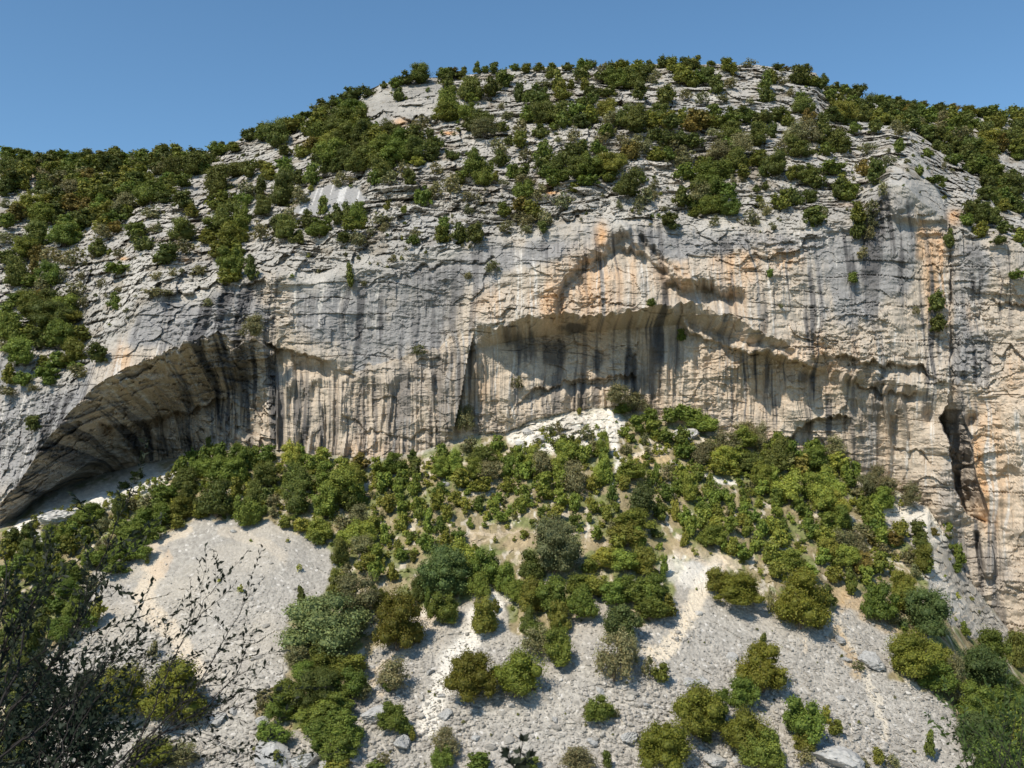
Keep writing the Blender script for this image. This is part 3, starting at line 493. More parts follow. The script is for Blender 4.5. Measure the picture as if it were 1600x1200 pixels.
# ---------------------------------------------------------------- vegetation, as seen: x y width height kind, in the frame of its tile (4x photo pixels)
# kinds: d dark green, g green, o olive, r russet, y yellow-green, s grey-green and thin, j juniper (conical)
TILES = {
(0, 200): """50 150 110 90 g;150 160 90 70 g;240 190 120 100 d;330 170 100 80 g;430 170 130 100 g;540 165 90 80 o;640 180 130 100 o;720 172 110 90 g;800 170 90 80 g;900 190 130 110 g;1030 170 110 110 g;1100 200 110 100 o;1170 170 60 70 g;1250 150 120 100 g;1350 120 120 100 g;1385 100 60 80 j;1450 110 90 70 o;1560 40 120 90 d;300 150 30 60 j;
60 240 130 120 g;150 270 100 110 o;90 330 130 100 g;260 280 90 70 s;330 250 80 80 o;60 300 80 80 r;430 240 110 100 g;360 310 110 100 g;500 250 120 100 g;590 220 120 100 o;700 240 140 110 d;470 330 110 90 o;560 300 110 90 r;640 330 120 100 o;720 330 120 90 g;800 290 120 100 y;880 280 110 80 o;1060 250 150 130 d;1180 230 160 130 d;1270 210 120 110 d;420 390 150 110 s;540 400 120 110 o;620 420 120 120 o;330 400 90 100 g;740 400 120 100 g;820 380 110 90 g;450 470 150 90 r;560 490 110 100 r;180 480 160 110 o;260 530 200 130 g;100 530 110 100 r;50 580 100 90 g;640 480 130 120 g;760 480 150 130 s;700 560 120 110 g;520 570 130 110 g;430 600 140 110 g;640 610 120 100 o;800 530 90 80 o;730 620 80 70 r;
950 400 170 130 g;960 530 100 80 s;1140 450 110 110 g;1200 520 80 80 o;1340 330 180 180 g;1480 250 160 110 g;1560 260 100 100 g;1370 460 130 110 o;1460 440 90 70 g;1550 380 130 100 s;1530 440 100 80 g;230 670 150 140 g;400 670 170 130 g;440 640 120 80 y;30 680 100 90 s;150 750 160 120 o;250 780 90 90 r;60 810 120 90 g;100 900 130 180 d;210 870 60 100 r;340 800 120 100 s;460 810 110 130 s;300 920 110 160 g;380 930 70 90 s;500 920 50 70 s;
620 750 110 110 d;640 650 120 90 s;590 790 60 50 s;860 640 130 90 g;880 710 110 120 d;820 610 60 50 s;980 630 80 60 s;1160 640 170 130 d;1150 740 110 100 s;1040 790 120 120 d;990 830 60 50 o;730 870 120 90 g;740 780 60 50 s;630 970 50 60 s;740 1010 50 50 s;720 1070 70 90 g;980 920 60 50 s;980 1020 120 70 s;1080 900 50 50 s;1240 890 90 60 s;1300 1090 60 50 s;
1400 560 200 160 d;1510 560 120 160 g;1330 620 110 110 g;1290 680 100 90 o;1440 690 190 140 o;1380 760 120 100 o;1440 840 160 170 g;1420 930 120 90 o;1480 770 110 80 o;1570 880 80 150 d;1560 820 60 60 g;
130 1040 60 80 s;180 1110 160 130 o;330 1080 220 150 d;420 1120 130 140 g;250 1060 130 80 r;470 1010 120 90 s;30 1150 100 130 g;520 1080 60 100 s;300 1160 200 80 d;400 1180 200 80 o;20 400 60 60 g;30 470 50 60 s""",
(400, 80): """60 480 120 80 g;130 520 150 150 d;230 430 110 110 g;270 420 80 80 g;200 460 150 100 o;410 340 130 110 d;480 310 90 90 g;600 270 150 90 d;700 240 90 90 d;540 300 80 60 g;800 205 50 50 d;870 190 90 80 g;940 160 120 100 d;1040 130 140 130 d;1160 130 90 90 g;1210 110 80 70 g;1300 90 70 80 j;1380 80 60 90 j;1430 100 70 50 g;1490 100 80 90 j;1240 120 100 60 r;
1340 210 140 180 g;1200 200 100 110 d;1210 310 150 190 g;1180 380 160 110 o;1460 220 110 120 g;1550 160 110 130 g;1340 290 80 60 g;900 270 80 90 d;500 390 100 80 s;430 400 110 90 o;380 430 120 110 o;610 370 150 110 g;560 440 160 130 g;660 420 120 120 o;470 470 170 130 g;390 500 160 110 g;550 540 170 120 g;460 570 160 120 o;340 590 120 90 r;180 620 90 60 d;280 630 100 80 o;380 620 90 90 o;660 520 160 130 g;770 520 140 100 o;850 500 150 120 g;780 600 160 120 g;650 620 140 120 g;480 640 180 150 g;560 680 150 120 g;430 730 90 70 g;660 690 170 130 g;740 650 130 110 o;900 560 160 120 g;980 520 140 110 g;880 640 170 120 g;990 620 160 130 g;1010 690 90 60 y;1020 460 130 110 s;1110 590 120 90 d;1100 650 90 80 g;1090 530 60 90 g;
790 740 150 130 g;740 790 90 100 g;840 790 100 90 s;930 740 90 110 s;960 790 80 90 g;520 800 80 100 s;590 800 60 50 s;1330 380 130 130 g;1420 420 180 140 d;1430 480 170 100 s;1540 480 90 80 d;1340 460 100 80 g;1570 400 70 60 s;1220 640 80 70 d;1360 700 160 160 g;1430 760 120 160 g;1270 790 90 80 o;1130 730 80 80 s;1520 600 110 120 s;1520 670 100 100 g;1580 550 50 70 g;1590 750 60 90 g;1530 340 50 50 s;1220 830 120 120 s;1120 860 90 100 s;1040 900 100 140 g;1340 900 100 70 s;1400 920 60 70 s;1330 990 60 70 s;
180 700 100 90 g;200 760 110 100 g;350 760 90 150 g;270 790 80 90 g;170 870 150 200 d;270 900 120 110 s;70 750 110 110 o;30 710 80 60 o;30 850 70 120 g;50 950 120 150 g;340 860 40 40 y;310 1050 90 120 d;420 980 90 140 j;500 1020 90 130 g;560 1010 90 130 g;640 1010 120 160 g;400 1100 170 110 g;590 1080 120 90 o;670 1080 70 60 o;190 1080 140 180 d;120 1080 70 100 g;210 1010 80 90 s;30 1110 90 130 s;260 1170 80 70 g;820 970 50 60 o;925 990 40 50 o;790 1050 140 80 s;800 1100 60 60 s;720 1120 60 50 s;
550 1170 90 60 d;640 1170 110 90 s;1180 1080 80 110 g;1160 1150 110 100 o;1260 1140 110 130 d;1370 1140 110 120 d;1000 1140 60 100 s;1560 1090 90 70 s;1550 990 90 90 o;1550 820 60 40 s;990 1180 80 60 g;1500 780 40 60 y;280 420 40 60 j;320 330 90 50 g""",
(800, 80): """20 90 60 50 g;90 100 80 70 o;170 100 80 60 o;250 95 80 40 o;350 90 80 50 g;440 75 90 70 g;490 65 60 70 g;440 130 100 100 d;570 90 70 80 s;650 85 110 100 d;700 100 130 90 o;800 90 130 100 o;860 90 90 90 g;950 60 90 90 d;1010 80 110 110 o;1090 70 80 80 d;1130 60 110 110 d;1250 65 60 30 o;1350 80 110 90 o;1380 110 60 70 y;1485 70 80 60 s;1222 85 20 50 j;
600 140 120 90 g;650 170 130 120 g;740 170 160 140 d;820 150 90 100 g;890 160 90 80 s;1060 140 130 110 o;1120 170 110 110 o;1170 160 90 90 g;1230 150 100 100 d;1280 210 90 120 d;1360 190 80 80 s;1590 180 80 130 g;1580 270 80 100 d;240 140 60 60 o;290 190 100 130 o;300 240 110 110 o;370 210 60 50 o;320 270 100 60 o;210 200 100 50 s;460 210 90 70 o;490 260 90 80 d;600 250 110 70 g;800 250 90 110 d;960 275 120 110 d;1090 270 70 70 s;1185 290 80 80 s;1320 290 70 60 s;1490 310 50 50 s;40 260 60 120 g;90 290 60 80 g;150 260 140 100 g;180 310 140 100 g;500 300 90 80 g;430 330 80 90 g;540 250 40 40 s;
100 390 130 100 g;200 390 150 130 g;290 380 160 150 g;380 370 110 110 g;320 430 120 100 g;430 440 110 90 g;480 390 110 110 o;60 470 90 90 s;180 500 110 90 d;50 550 110 110 o;390 520 70 120 s;290 550 50 40 s;600 360 130 120 o;620 420 120 100 s;700 410 120 130 d;760 420 160 150 d;780 470 110 80 g;870 430 130 110 o;920 390 160 130 g;980 430 110 100 o;1010 440 110 90 g;1050 410 90 90 o;1140 410 110 90 r;1120 460 120 90 r;1200 430 140 110 r;1260 370 100 80 g;1270 440 130 90 o;1350 430 140 110 g;1400 390 140 100 g;1470 400 90 100 g;1550 400 130 90 d;1370 490 150 110 g;
600 500 110 90 g;560 540 90 80 s;530 600 100 80 g;420 600 120 110 g;700 560 100 90 s;780 570 110 90 s;740 630 130 110 r;830 590 90 110 s;870 530 80 80 g;960 520 130 110 d;990 560 110 110 s;930 580 120 100 g;910 640 120 90 o;980 640 80 90 g;1060 540 90 90 d;1140 560 120 90 d;1060 620 80 70 s;1270 510 100 100 s;210 620 110 130 g;80 650 80 90 s;190 690 110 100 g;280 700 140 130 g;370 650 120 120 g;260 790 130 110 g;200 750 100 90 g;330 770 90 80 g;410 730 140 130 g;480 720 150 120 g;560 710 140 120 o;640 700 150 120 o;610 770 110 90 o;470 800 120 80 g;60 750 130 100 d;10 750 60 80 d;390 850 80 60 o;80 810 110 80 s;
70 870 120 130 g;180 880 90 110 s;320 930 100 110 s;60 960 120 90 r;130 990 120 110 o;210 1040 90 110 s;100 1060 110 80 s;40 1040 90 80 s;90 1110 80 60 s;190 1100 60 70 d;730 830 160 150 g;690 850 80 90 g;820 790 60 70 g;890 830 60 70 s;840 900 110 100 s;790 960 70 80 s;670 960 40 60 s;890 900 60 60 s;1080 670 120 120 s;1100 750 140 100 g;1190 700 100 90 o;1250 640 90 90 s;1310 620 130 120 s;1370 590 130 110 g;1430 580 120 130 s;1380 680 150 120 g;1280 740 170 140 g;1210 780 150 120 g;1160 830 120 90 g;1440 690 120 110 o;1540 670 130 110 o;1450 750 100 80 o;1260 850 170 140 g;1350 870 110 100 g;1180 900 160 120 s;1060 910 110 130 g;1250 960 150 110 g;1360 970 130 120 g;1130 960 90 80 g;1140 1010 80 50 o;1540 520 130 140 d;1570 740 70 90 d;1380 800 40 60 s;1440 800 50 40 s;980 1050 110 70 d;1010 1090 70 50 d;1270 1060 60 70 s;1500 1040 90 100 s;1530 860 50 50 d;1580 980 80 100 s;1540 940 80 60 o;1590 840 50 50 g;950 980 50 40 s""",
(1200, 80): """60 95 90 50 d;120 105 50 30 r;210 95 110 50 g;250 95 50 50 s;350 150 50 90 g;180 150 110 120 d;30 160 80 90 o;90 180 60 60 s;250 180 110 70 o;330 200 90 80 g;410 220 90 80 g;510 200 50 50 g;470 240 110 80 g;560 250 110 90 g;390 270 80 90 g;440 320 90 100 o;540 320 120 100 g;480 370 130 130 o;610 350 130 130 g;580 400 130 90 g;700 410 110 100 o;780 420 130 90 g;830 440 110 70 g;400 400 110 80 g;450 420 80 50 g;680 260 100 60 g;740 290 100 60 g;820 310 110 80 d;870 340 110 90 g;900 370 80 80 r;960 310 90 50 o;1010 400 120 100 g;1070 320 100 60 g;1160 330 90 60 r;1150 400 110 120 o;1260 350 120 60 o;1350 380 110 70 g;1400 370 110 100 g;1460 410 100 80 o;1550 370 120 100 o;1580 440 90 80 d;1250 430 90 80 g;1350 470 90 90 d;1420 440 50 80 g;1500 530 200 120 d;1560 600 140 110 o;1450 570 120 110 r;1380 560 150 110 o;950 440 70 80 s;
1000 510 110 100 g;1060 540 110 100 g;1140 580 110 100 g;1130 500 100 70 g;1220 530 130 100 s;1290 600 140 110 g;1370 630 130 110 o;1260 660 100 80 g;1340 690 110 100 g;1420 680 70 80 o;1410 750 120 90 g;1500 780 120 90 g;1540 830 140 130 d;1470 830 110 90 g;1380 830 100 100 d;1360 890 110 80 d;1530 900 120 100 d;1580 960 80 90 g;200 270 60 60 g;220 320 130 130 d;140 260 60 50 s;260 410 90 100 r;60 400 110 80 d;130 420 90 100 o;20 280 60 70 g;10 420 50 60 g;30 500 60 90 g;330 430 80 90 g;
150 520 150 130 s;240 500 160 150 s;330 520 120 120 g;420 540 160 150 d;200 600 180 110 g;370 610 110 80 g;480 590 90 90 g;90 600 80 90 s;620 600 90 90 s;830 590 70 90 g;1000 635 80 60 g;950 740 50 80 g;1040 800 110 60 g;1090 830 40 50 g;1100 710 30 60 s;1220 730 50 50 g;60 700 140 140 d;150 760 80 90 o;240 770 130 130 g;310 800 110 120 g;400 720 150 100 g;270 910 90 80 g;470 830 110 130 o;500 880 140 110 g;440 860 90 110 g;610 730 90 100 r;680 760 110 140 g;740 680 90 90 s;90 930 110 120 o;170 900 90 130 g;290 1030 140 110 d;350 1010 50 60 s;560 1010 100 120 o;560 1100 80 150 g;640 980 90 100 s;720 850 60 110 s;650 1060 60 80 s;640 1130 60 80 s;30 1090 50 50 s;
1270 970 120 120 g;1320 1020 150 120 g;1250 1050 90 80 g;1420 1030 80 110 g;1330 1120 100 90 o;1480 1100 90 80 g;1140 1150 60 110 d;1570 1150 80 90 o;1440 1180 90 50 d;592 1256 60 80 s;1058 1568 95 120 d;1062 1704 95 100 d;535 1410 60 70 g;14 1382 40 70 g;1130 1190 60 80 g;1550 1390 80 70 g;930 1620 40 50 s;80 1590 30 30 s""",
(0, 480): """50 140 130 200 g;160 160 160 90 o;260 200 130 110 d;330 70 240 170 d;370 180 170 150 g;520 170 150 80 o;120 280 140 160 g;460 280 120 140 o;370 330 130 100 g;610 290 100 110 d;130 450 100 90 g;50 420 80 120 o;490 400 110 80 s;210 500 60 50 s;40 520 100 60 s;205 730 80 90 d;40 240 90 90 s;270 340 80 70 o;1580 120 140 130 s;720 -20 60 80 g;790 20 40 30 s""",
(532, 400): """60 120 60 140 o;330 15 60 50 s;795 118 50 50 s;145 165 30 50 s;1105 790 70 70 s;775 1010 110 170 s;1950 290 60 50 g;2130 490 50 80 g;485 585 80 60 s;950 60 90 70 s""",
(0, 900): """750 720 330 280 O;1080 750 400 350 O;560 800 200 250 G;960 460 80 100 s;950 1120 250 160 G;1150 1130 150 130 s;100 450 200 200 d;60 650 200 200 d;150 850 200 200 d;260 620 130 140 g;60 1050 180 200 d""",
(0, 680): """860 250 100 60 d;780 310 90 50 d;1300 60 60 120 j;1200 120 90 90 g;1280 130 120 110 g;1380 110 120 120 g;1500 140 150 130 g;1590 130 100 130 g;1130 190 120 110 g;1230 200 130 120 g;1350 220 150 130 g;1460 230 150 130 g;1160 270 150 150 d;1350 380 220 230 d;1180 370 130 130 d;1050 340 140 110 g;1000 400 130 110 g;930 430 130 110 s;1120 460 150 110 o;1020 500 150 110 g;900 530 150 120 g;1110 540 110 80 o;1240 480 110 80 o;1530 480 150 180 g;1590 350 120 170 d;1470 330 100 120 o;
820 420 110 90 s;730 450 120 140 d;560 490 150 110 g;500 520 110 90 o;620 470 80 80 g;640 560 110 90 s;740 580 130 110 g;830 630 150 110 g;950 600 130 110 g;870 720 150 110 g;760 730 150 130 g;650 700 130 120 s;600 760 150 110 g;700 830 150 70 g;540 620 130 90 g;430 590 130 110 g;350 640 150 130 g;430 690 130 110 o;280 690 100 80 g;180 600 100 90 d;80 640 130 110 d;40 710 110 110 o;180 730 150 110 d;130 790 120 90 g;260 790 150 110 g;200 860 150 110 g;350 800 110 110 o;290 900 130 110 g;430 850 150 130 g;420 960 150 110 g;560 920 110 80 s;250 1000 150 110 g;350 1060 130 110 g;150 1050 130 110 g;90 970 110 110 o;480 1000 100 100 g;600 1100 110 130 y;530 1150 120 110 g;100 1150 130 110 g;270 1140 130 110 d;450 1100 130 120 g;30 850 110 120 g;60 1060 110 130 d;380 1220 150 130 g;200 1260 160 130 d;40 1230 140 150 d""",
(400, 680): """75 110 120 110 g;220 110 130 150 y;280 130 90 120 g;420 130 130 100 o;350 170 130 90 g;550 170 120 90 o;650 160 130 90 r;60 250 150 130 d;60 370 110 110 d;250 270 180 150 d;250 400 170 180 d;440 260 200 150 g;530 330 200 200 g;430 420 170 170 g;620 260 140 130 o;640 370 110 120 g;580 420 120 110 d;760 190 120 100 g;870 180 150 110 g;980 130 90 90 j;790 290 130 110 g;900 280 120 120 g;1000 220 110 130 j;990 310 110 130 g;900 360 100 90 g;1170 110 130 110 g;1150 200 130 120 g;1240 170 120 130 g;1330 60 120 100 s;1420 120 170 100 d;1500 50 110 90 g;1460 220 150 110 s;1360 210 130 120 g;1270 270 140 110 y;1570 200 110 130 g;1560 310 110 90 o;1430 310 130 90 o;1370 320 90 60 y;
110 470 60 60 s;30 460 90 80 g;110 400 90 90 s;180 540 110 80 o;280 560 110 80 o;400 590 150 120 g;390 640 120 90 g;550 540 130 110 s;650 510 150 120 s;740 540 130 110 o;590 620 150 130 g;700 610 140 120 g;810 620 100 120 g;660 690 150 110 s;540 730 130 150 d;740 740 130 110 g;690 790 130 100 o;560 860 100 110 s;740 850 120 120 g;500 930 130 150 o;830 430 110 110 o;920 470 110 110 g;1020 460 110 130 g;1070 540 90 150 g;910 540 90 110 o;1130 400 100 130 y;1150 330 90 80 g;1200 480 80 90 y;1155 560 80 110 g;1070 670 120 110 g;970 630 60 60 g;880 680 60 80 o;910 740 90 100 g;980 760 50 70 o;850 850 80 110 o;1190 640 110 80 o;1260 620 90 90 g;1340 550 60 60 g;1250 400 90 90 y;1310 430 80 70 y;1390 430 80 90 g;1490 450 100 80 g;1540 510 110 60 g;1580 470 60 60 g;1510 390 80 60 g;
1170 870 350 300 D;1300 750 200 140 g;1430 830 170 200 g;1010 950 110 170 d;1400 940 130 150 g;1070 1030 50 160 g;1170 1090 160 170 g;1500 1070 50 80 o;1560 900 130 170 g;280 1010 80 110 j""",
(400, 900): """440 310 480 330 L;620 150 260 220 s;880 290 300 340 O;780 150 130 120 o;400 470 150 100 d;260 500 150 130 s;430 560 200 120 o;600 560 200 110 o;300 600 160 110 g;400 720 250 200 d;600 680 180 150 g;670 730 110 90 s;200 760 200 150 g;150 830 150 150 g;500 800 200 130 g;350 900 180 130 g;530 930 230 170 g;430 980 200 150 g;600 1000 150 110 g;520 1080 190 130 g;400 1060 130 90 g;500 1170 180 80 o;40 780 120 130 s;100 980 190 120 g;40 1000 110 90 g;130 1150 110 100 o;290 1150 60 110 s;
860 620 200 160 s;850 890 150 150 g;920 930 110 110 g;820 850 100 100 g;980 990 50 80 o;1180 1040 150 150 s;1160 1140 130 130 g;1340 640 300 280 O;1400 1160 150 90 g;740 1180 110 50 g;800 1140 90 60 s;1430 260 150 200 o;830 680 90 70 g""",
(800, 900): """20 620 290 270 G;150 420 160 150 s;290 460 170 190 g;290 350 100 120 g;90 290 120 150 d;30 100 130 130 g;130 130 170 180 o;260 140 190 190 g;290 250 130 160 o;150 350 150 110 g;440 180 160 170 g;430 60 180 110 g;560 60 180 120 y;650 110 170 130 g;760 80 200 150 g;880 90 190 170 g;860 190 200 140 g;970 190 120 130 o;690 300 200 180 D;640 520 200 240 s;730 480 120 150 s;850 570 80 120 s;935 610 110 110 o;540 840 160 130 g;480 840 90 90 s;650 860 60 50 s;1150 850 290 300 G;1290 830 130 200 g;1430 980 270 260 G;1540 1090 200 200 g;960 1070 290 240 O;1210 1000 110 80 d;1440 740 160 160 g;1330 740 60 80 g;1570 590 300 270 O;1570 440 80 130 j;440 1150 220 120 s;590 1160 90 110 j;100 1170 150 60 g;1420 90 260 150 O;1290 30 150 130 o;380 1120 100 90 s;1620 1150 150 140 g""",
(1200, 900): """200 160 340 330 O;380 130 120 130 d;330 230 130 100 g;20 150 50 150 s;320 310 70 50 s;700 170 180 200 g;840 50 130 140 o;860 150 180 130 o;990 230 300 280 D;930 500 310 260 G;1060 640 200 150 g;1080 500 140 130 o;790 250 100 100 s;1340 590 290 220 D;1170 650 140 240 s;1400 460 170 200 g;1230 330 60 90 g;1570 450 150 230 d;1500 700 170 130 g;1300 800 250 200 g;1500 850 300 250 g;1350 1000 300 250 D;1560 1050 250 300 G;230 910 220 230 g;240 1030 130 130 o;200 830 80 110 j;360 870 60 100 y;430 950 100 90 o;230 1130 100 100 s;1015 1070 90 170 j;690 1130 80 100 o;780 1160 100 80 s;600 1170 80 60 s;20 1080 130 180 g;570 560 80 50 s;1440 1160 260 200 g;1590 750 90 120 d""",
(800, 600): """650 60 130 130 s;760 110 180 120 s;700 150 120 70 g;1000 190 130 100 g;1080 180 130 100 g;1200 240 180 120 g;860 200 130 90 g;790 250 120 100 g;890 280 130 100 g;960 320 110 100 g;700 300 80 60 g;750 340 60 50 g;835 340 60 70 s;720 410 60 70 s;850 420 60 50 s;840 500 60 40 y;1060 330 120 120 g;1080 410 130 110 g;1210 380 130 90 s;1180 440 130 130 s;1350 380 150 130 s;1470 300 160 130 s;1430 340 150 110 g;1560 340 110 170 s;1320 460 150 120 y;1290 520 130 100 y;1420 440 130 110 g;1500 480 170 120 d;1400 540 90 60 y;1580 420 80 90 g;1550 560 130 150 y;1560 650 110 90 g;
240 280 70 70 s;290 270 70 80 s;460 310 110 90 s;420 170 40 40 o;330 360 140 110 d;340 430 160 130 g;560 380 110 150 g;500 390 80 90 s;580 460 80 130 g;450 440 110 110 g;560 540 130 150 g;600 570 90 110 g;50 450 110 120 g;130 470 130 130 g;200 500 160 150 s;90 540 130 110 g;40 540 100 110 g;300 520 140 130 g;380 590 160 170 s;300 600 130 110 g;200 610 130 110 g;500 620 110 90 o;90 690 110 110 g;60 760 100 100 g;210 680 130 80 g;310 720 130 110 g;280 790 110 90 o;180 800 70 60 g;390 740 100 110 g;390 840 80 90 g;130 870 60 50 g;480 730 60 60 o;510 770 70 80 y;485 835 50 60 g;740 540 170 100 g;680 580 80 80 g;700 620 90 90 o;620 680 70 100 g;655 770 60 60 g;600 800 80 100 o;860 600 80 110 g;905 560 40 140 g;820 720 190 180 D;960 680 110 110 g;980 560 100 100 s;1060 570 110 120 y;1040 640 100 90 g;1110 650 130 160 g;1160 560 90 110 g;930 800 100 100 g;1020 790 60 130 o;760 850 220 110 o;700 870 120 80 o;620 890 60 80 s;530 930 90 90 g;80 930 70 50 o;900 930 80 60 d;720 950 200 110 o;790 960 120 130 g;660 990 130 110 o;270 1030 320 320 S;120 1120 150 180 d;600 1090 160 110 y;500 1130 130 110 o;700 1110 180 110 g;820 1120 160 140 o;950 1140 60 130 g;860 1070 90 100 g;
1080 840 110 100 g;1080 960 50 110 o;1120 890 110 110 g;1200 760 110 110 g;1190 840 130 110 g;1240 660 110 110 g;1310 680 110 100 g;1370 740 90 110 g;1260 720 90 90 g;1290 790 90 80 o;1270 870 130 90 o;1260 950 160 110 g;1220 920 90 70 d;1360 880 110 100 g;1330 1000 90 90 g;1450 700 80 90 g;1450 780 80 90 g;1520 820 80 90 g;1430 840 100 90 o;1470 900 90 100 g;1380 1020 110 110 y;1560 900 100 110 g;1530 990 110 120 g;1450 1050 130 100 g;1590 1060 60 130 o""",
(1200, 680): """50 40 130 110 g;140 80 110 100 g;50 130 180 180 d;280 80 130 110 g;300 150 160 120 g;440 80 140 130 s;430 170 140 110 y;200 190 120 110 Y;240 230 60 60 g;490 230 90 120 g;555 220 90 100 g;520 290 80 70 g;370 240 110 100 y;400 320 160 150 g;290 330 150 150 g;130 320 180 160 g;40 260 100 130 g;50 380 100 110 g;60 470 90 90 g;210 450 110 110 g;340 400 160 140 g;440 430 150 150 y;460 520 150 130 g;360 540 130 110 g;250 530 80 100 g;30 570 110 100 y;100 560 80 90 g;70 650 130 110 y;30 740 130 120 y;150 780 150 110 g;60 840 130 100 o;300 600 110 90 g;350 640 130 110 y;430 620 110 110 g;480 660 150 130 s;380 710 140 120 o;340 760 110 100 g;560 690 130 150 s;500 760 150 110 g;590 600 130 90 s;440 780 110 100 g;260 850 130 80 g;420 870 120 100 o;520 920 80 160 o;600 800 130 130 r;620 880 130 110 g;700 800 120 130 g;
670 260 130 150 s;620 310 130 130 s;740 330 150 130 s;730 400 160 120 g;560 350 80 60 s;890 380 130 130 s;600 450 100 110 g;690 490 120 120 g;680 580 130 120 g;700 640 130 110 g;720 700 90 70 s;640 520 100 90 g;820 580 120 130 o;800 650 110 80 r;940 600 100 110 d;960 660 110 100 d;880 750 90 120 s;980 770 130 150 o;1000 820 110 90 g;920 850 80 80 s;840 920 130 130 o;1035 605 60 50 r;1125 600 60 100 g;1140 695 40 40 g;1190 740 80 130 g;1180 830 80 60 g;650 660 70 50 r""",
}
# ---------------------------------------------------------------- foliage
def leaf_mat(name, rgb, two=False):
    m = bpy.data.materials.new(name); m.use_nodes = True; n = m.node_tree; N = n.nodes; Lk = n.links
    b = N['Principled BSDF']; b.inputs['Roughness'].default_value = 0.6; b.inputs['Specular IOR Level'].default_value = 0.25
    a = N.new('ShaderNodeAttribute'); a.attribute_name = 'Col'
    oi = N.new('ShaderNodeObjectInfo')
    hs = N.new('ShaderNodeHueSaturation')
    mr = N.new('ShaderNodeMapRange'); mr.inputs[3].default_value = 0.478; mr.inputs[4].default_value = 0.508
    Lk.new(oi.outputs['Random'], mr.inputs[0]); Lk.new(mr.outputs[0], hs.inputs['Hue'])
    mv = N.new('ShaderNodeMath'); mv.operation = 'MULTIPLY'; mv.inputs[1].default_value = 7.31
    fr = N.new('ShaderNodeMath'); fr.operation = 'FRACT'; Lk.new(oi.outputs['Random'], mv.inputs[0]); Lk.new(mv.outputs[0], fr.inputs[0])
    m2 = N.new('ShaderNodeMapRange'); m2.inputs[3].default_value = 0.78; m2.inputs[4].default_value = 1.28
    Lk.new(fr.outputs[0], m2.inputs[0]); Lk.new(m2.outputs[0], hs.inputs['Value'])
    mx = N.new('ShaderNodeMix'); mx.data_type = 'RGBA'; mx.blend_type = 'MULTIPLY'; mx.inputs[0].default_value = 1
    mx.inputs[7].default_value = (*rgb, 1); Lk.new(a.outputs['Color'], mx.inputs[6]); Lk.new(mx.outputs[2], hs.inputs['Color'])
    Lk.new(hs.outputs[0], b.inputs['Base Color'])
    tr = N.new('ShaderNodeBsdfTranslucent'); Lk.new(hs.outputs[0], tr.inputs[0])
    ms = N.new('ShaderNodeMixShader'); ms.inputs[0].default_value = 0.30
    Lk.new(b.outputs[0], ms.inputs[1]); Lk.new(tr.outputs[0], ms.inputs[2]); Lk.new(ms.outputs[0], N['Material Output'].inputs[0])
    return m
KCOL = {'d': (.122, .148, .034), 'g': (.152, .205, .038), 'o': (.190, .208, .038), 'r': (.215, .178, .045), 'y': (.285, .305, .055),
        's': (.215, .215, .098), 'j': (.140, .172, .038), 'D': (.112, .155, .048), 'L': (.185, .226, .086), 'O': (.168, .178, .026),
        'G': (.160, .190, .030), 'S': (.142, .155, .070), 'Y': (.36, .34, .08), 't': (.225, .285, .052), 'u': (.275, .290, .054)}
KM = {k: leaf_mat('foliage_' + n, KCOL[k]) for k, n in dict(d='dark', g='green', o='olive', r='russet', y='bright', s='grey_green', j='juniper', D='bluish', L='sage', O='box', G='deep_green', S='dusty', Y='yellow', t='fresh', u='fresh_olive').items()}
M_bark = bpy.data.materials.new('bark'); M_bark.use_nodes = True
_b = M_bark.node_tree.nodes['Principled BSDF']; _b.inputs['Base Color'].default_value = (.13, .105, .08, 1); _b.inputs['Roughness'].default_value = .95
_n = M_bark.node_tree.nodes.new('ShaderNodeTexNoise'); _n.inputs['Scale'].default_value = 9
_bp = M_bark.node_tree.nodes.new('ShaderNodeBump'); _bp.inputs['Strength'].default_value = .6
M_bark.node_tree.links.new(_n.outputs[0], _bp.inputs['Height']); M_bark.node_tree.links.new(_bp.outputs[0], _b.inputs['Normal'])

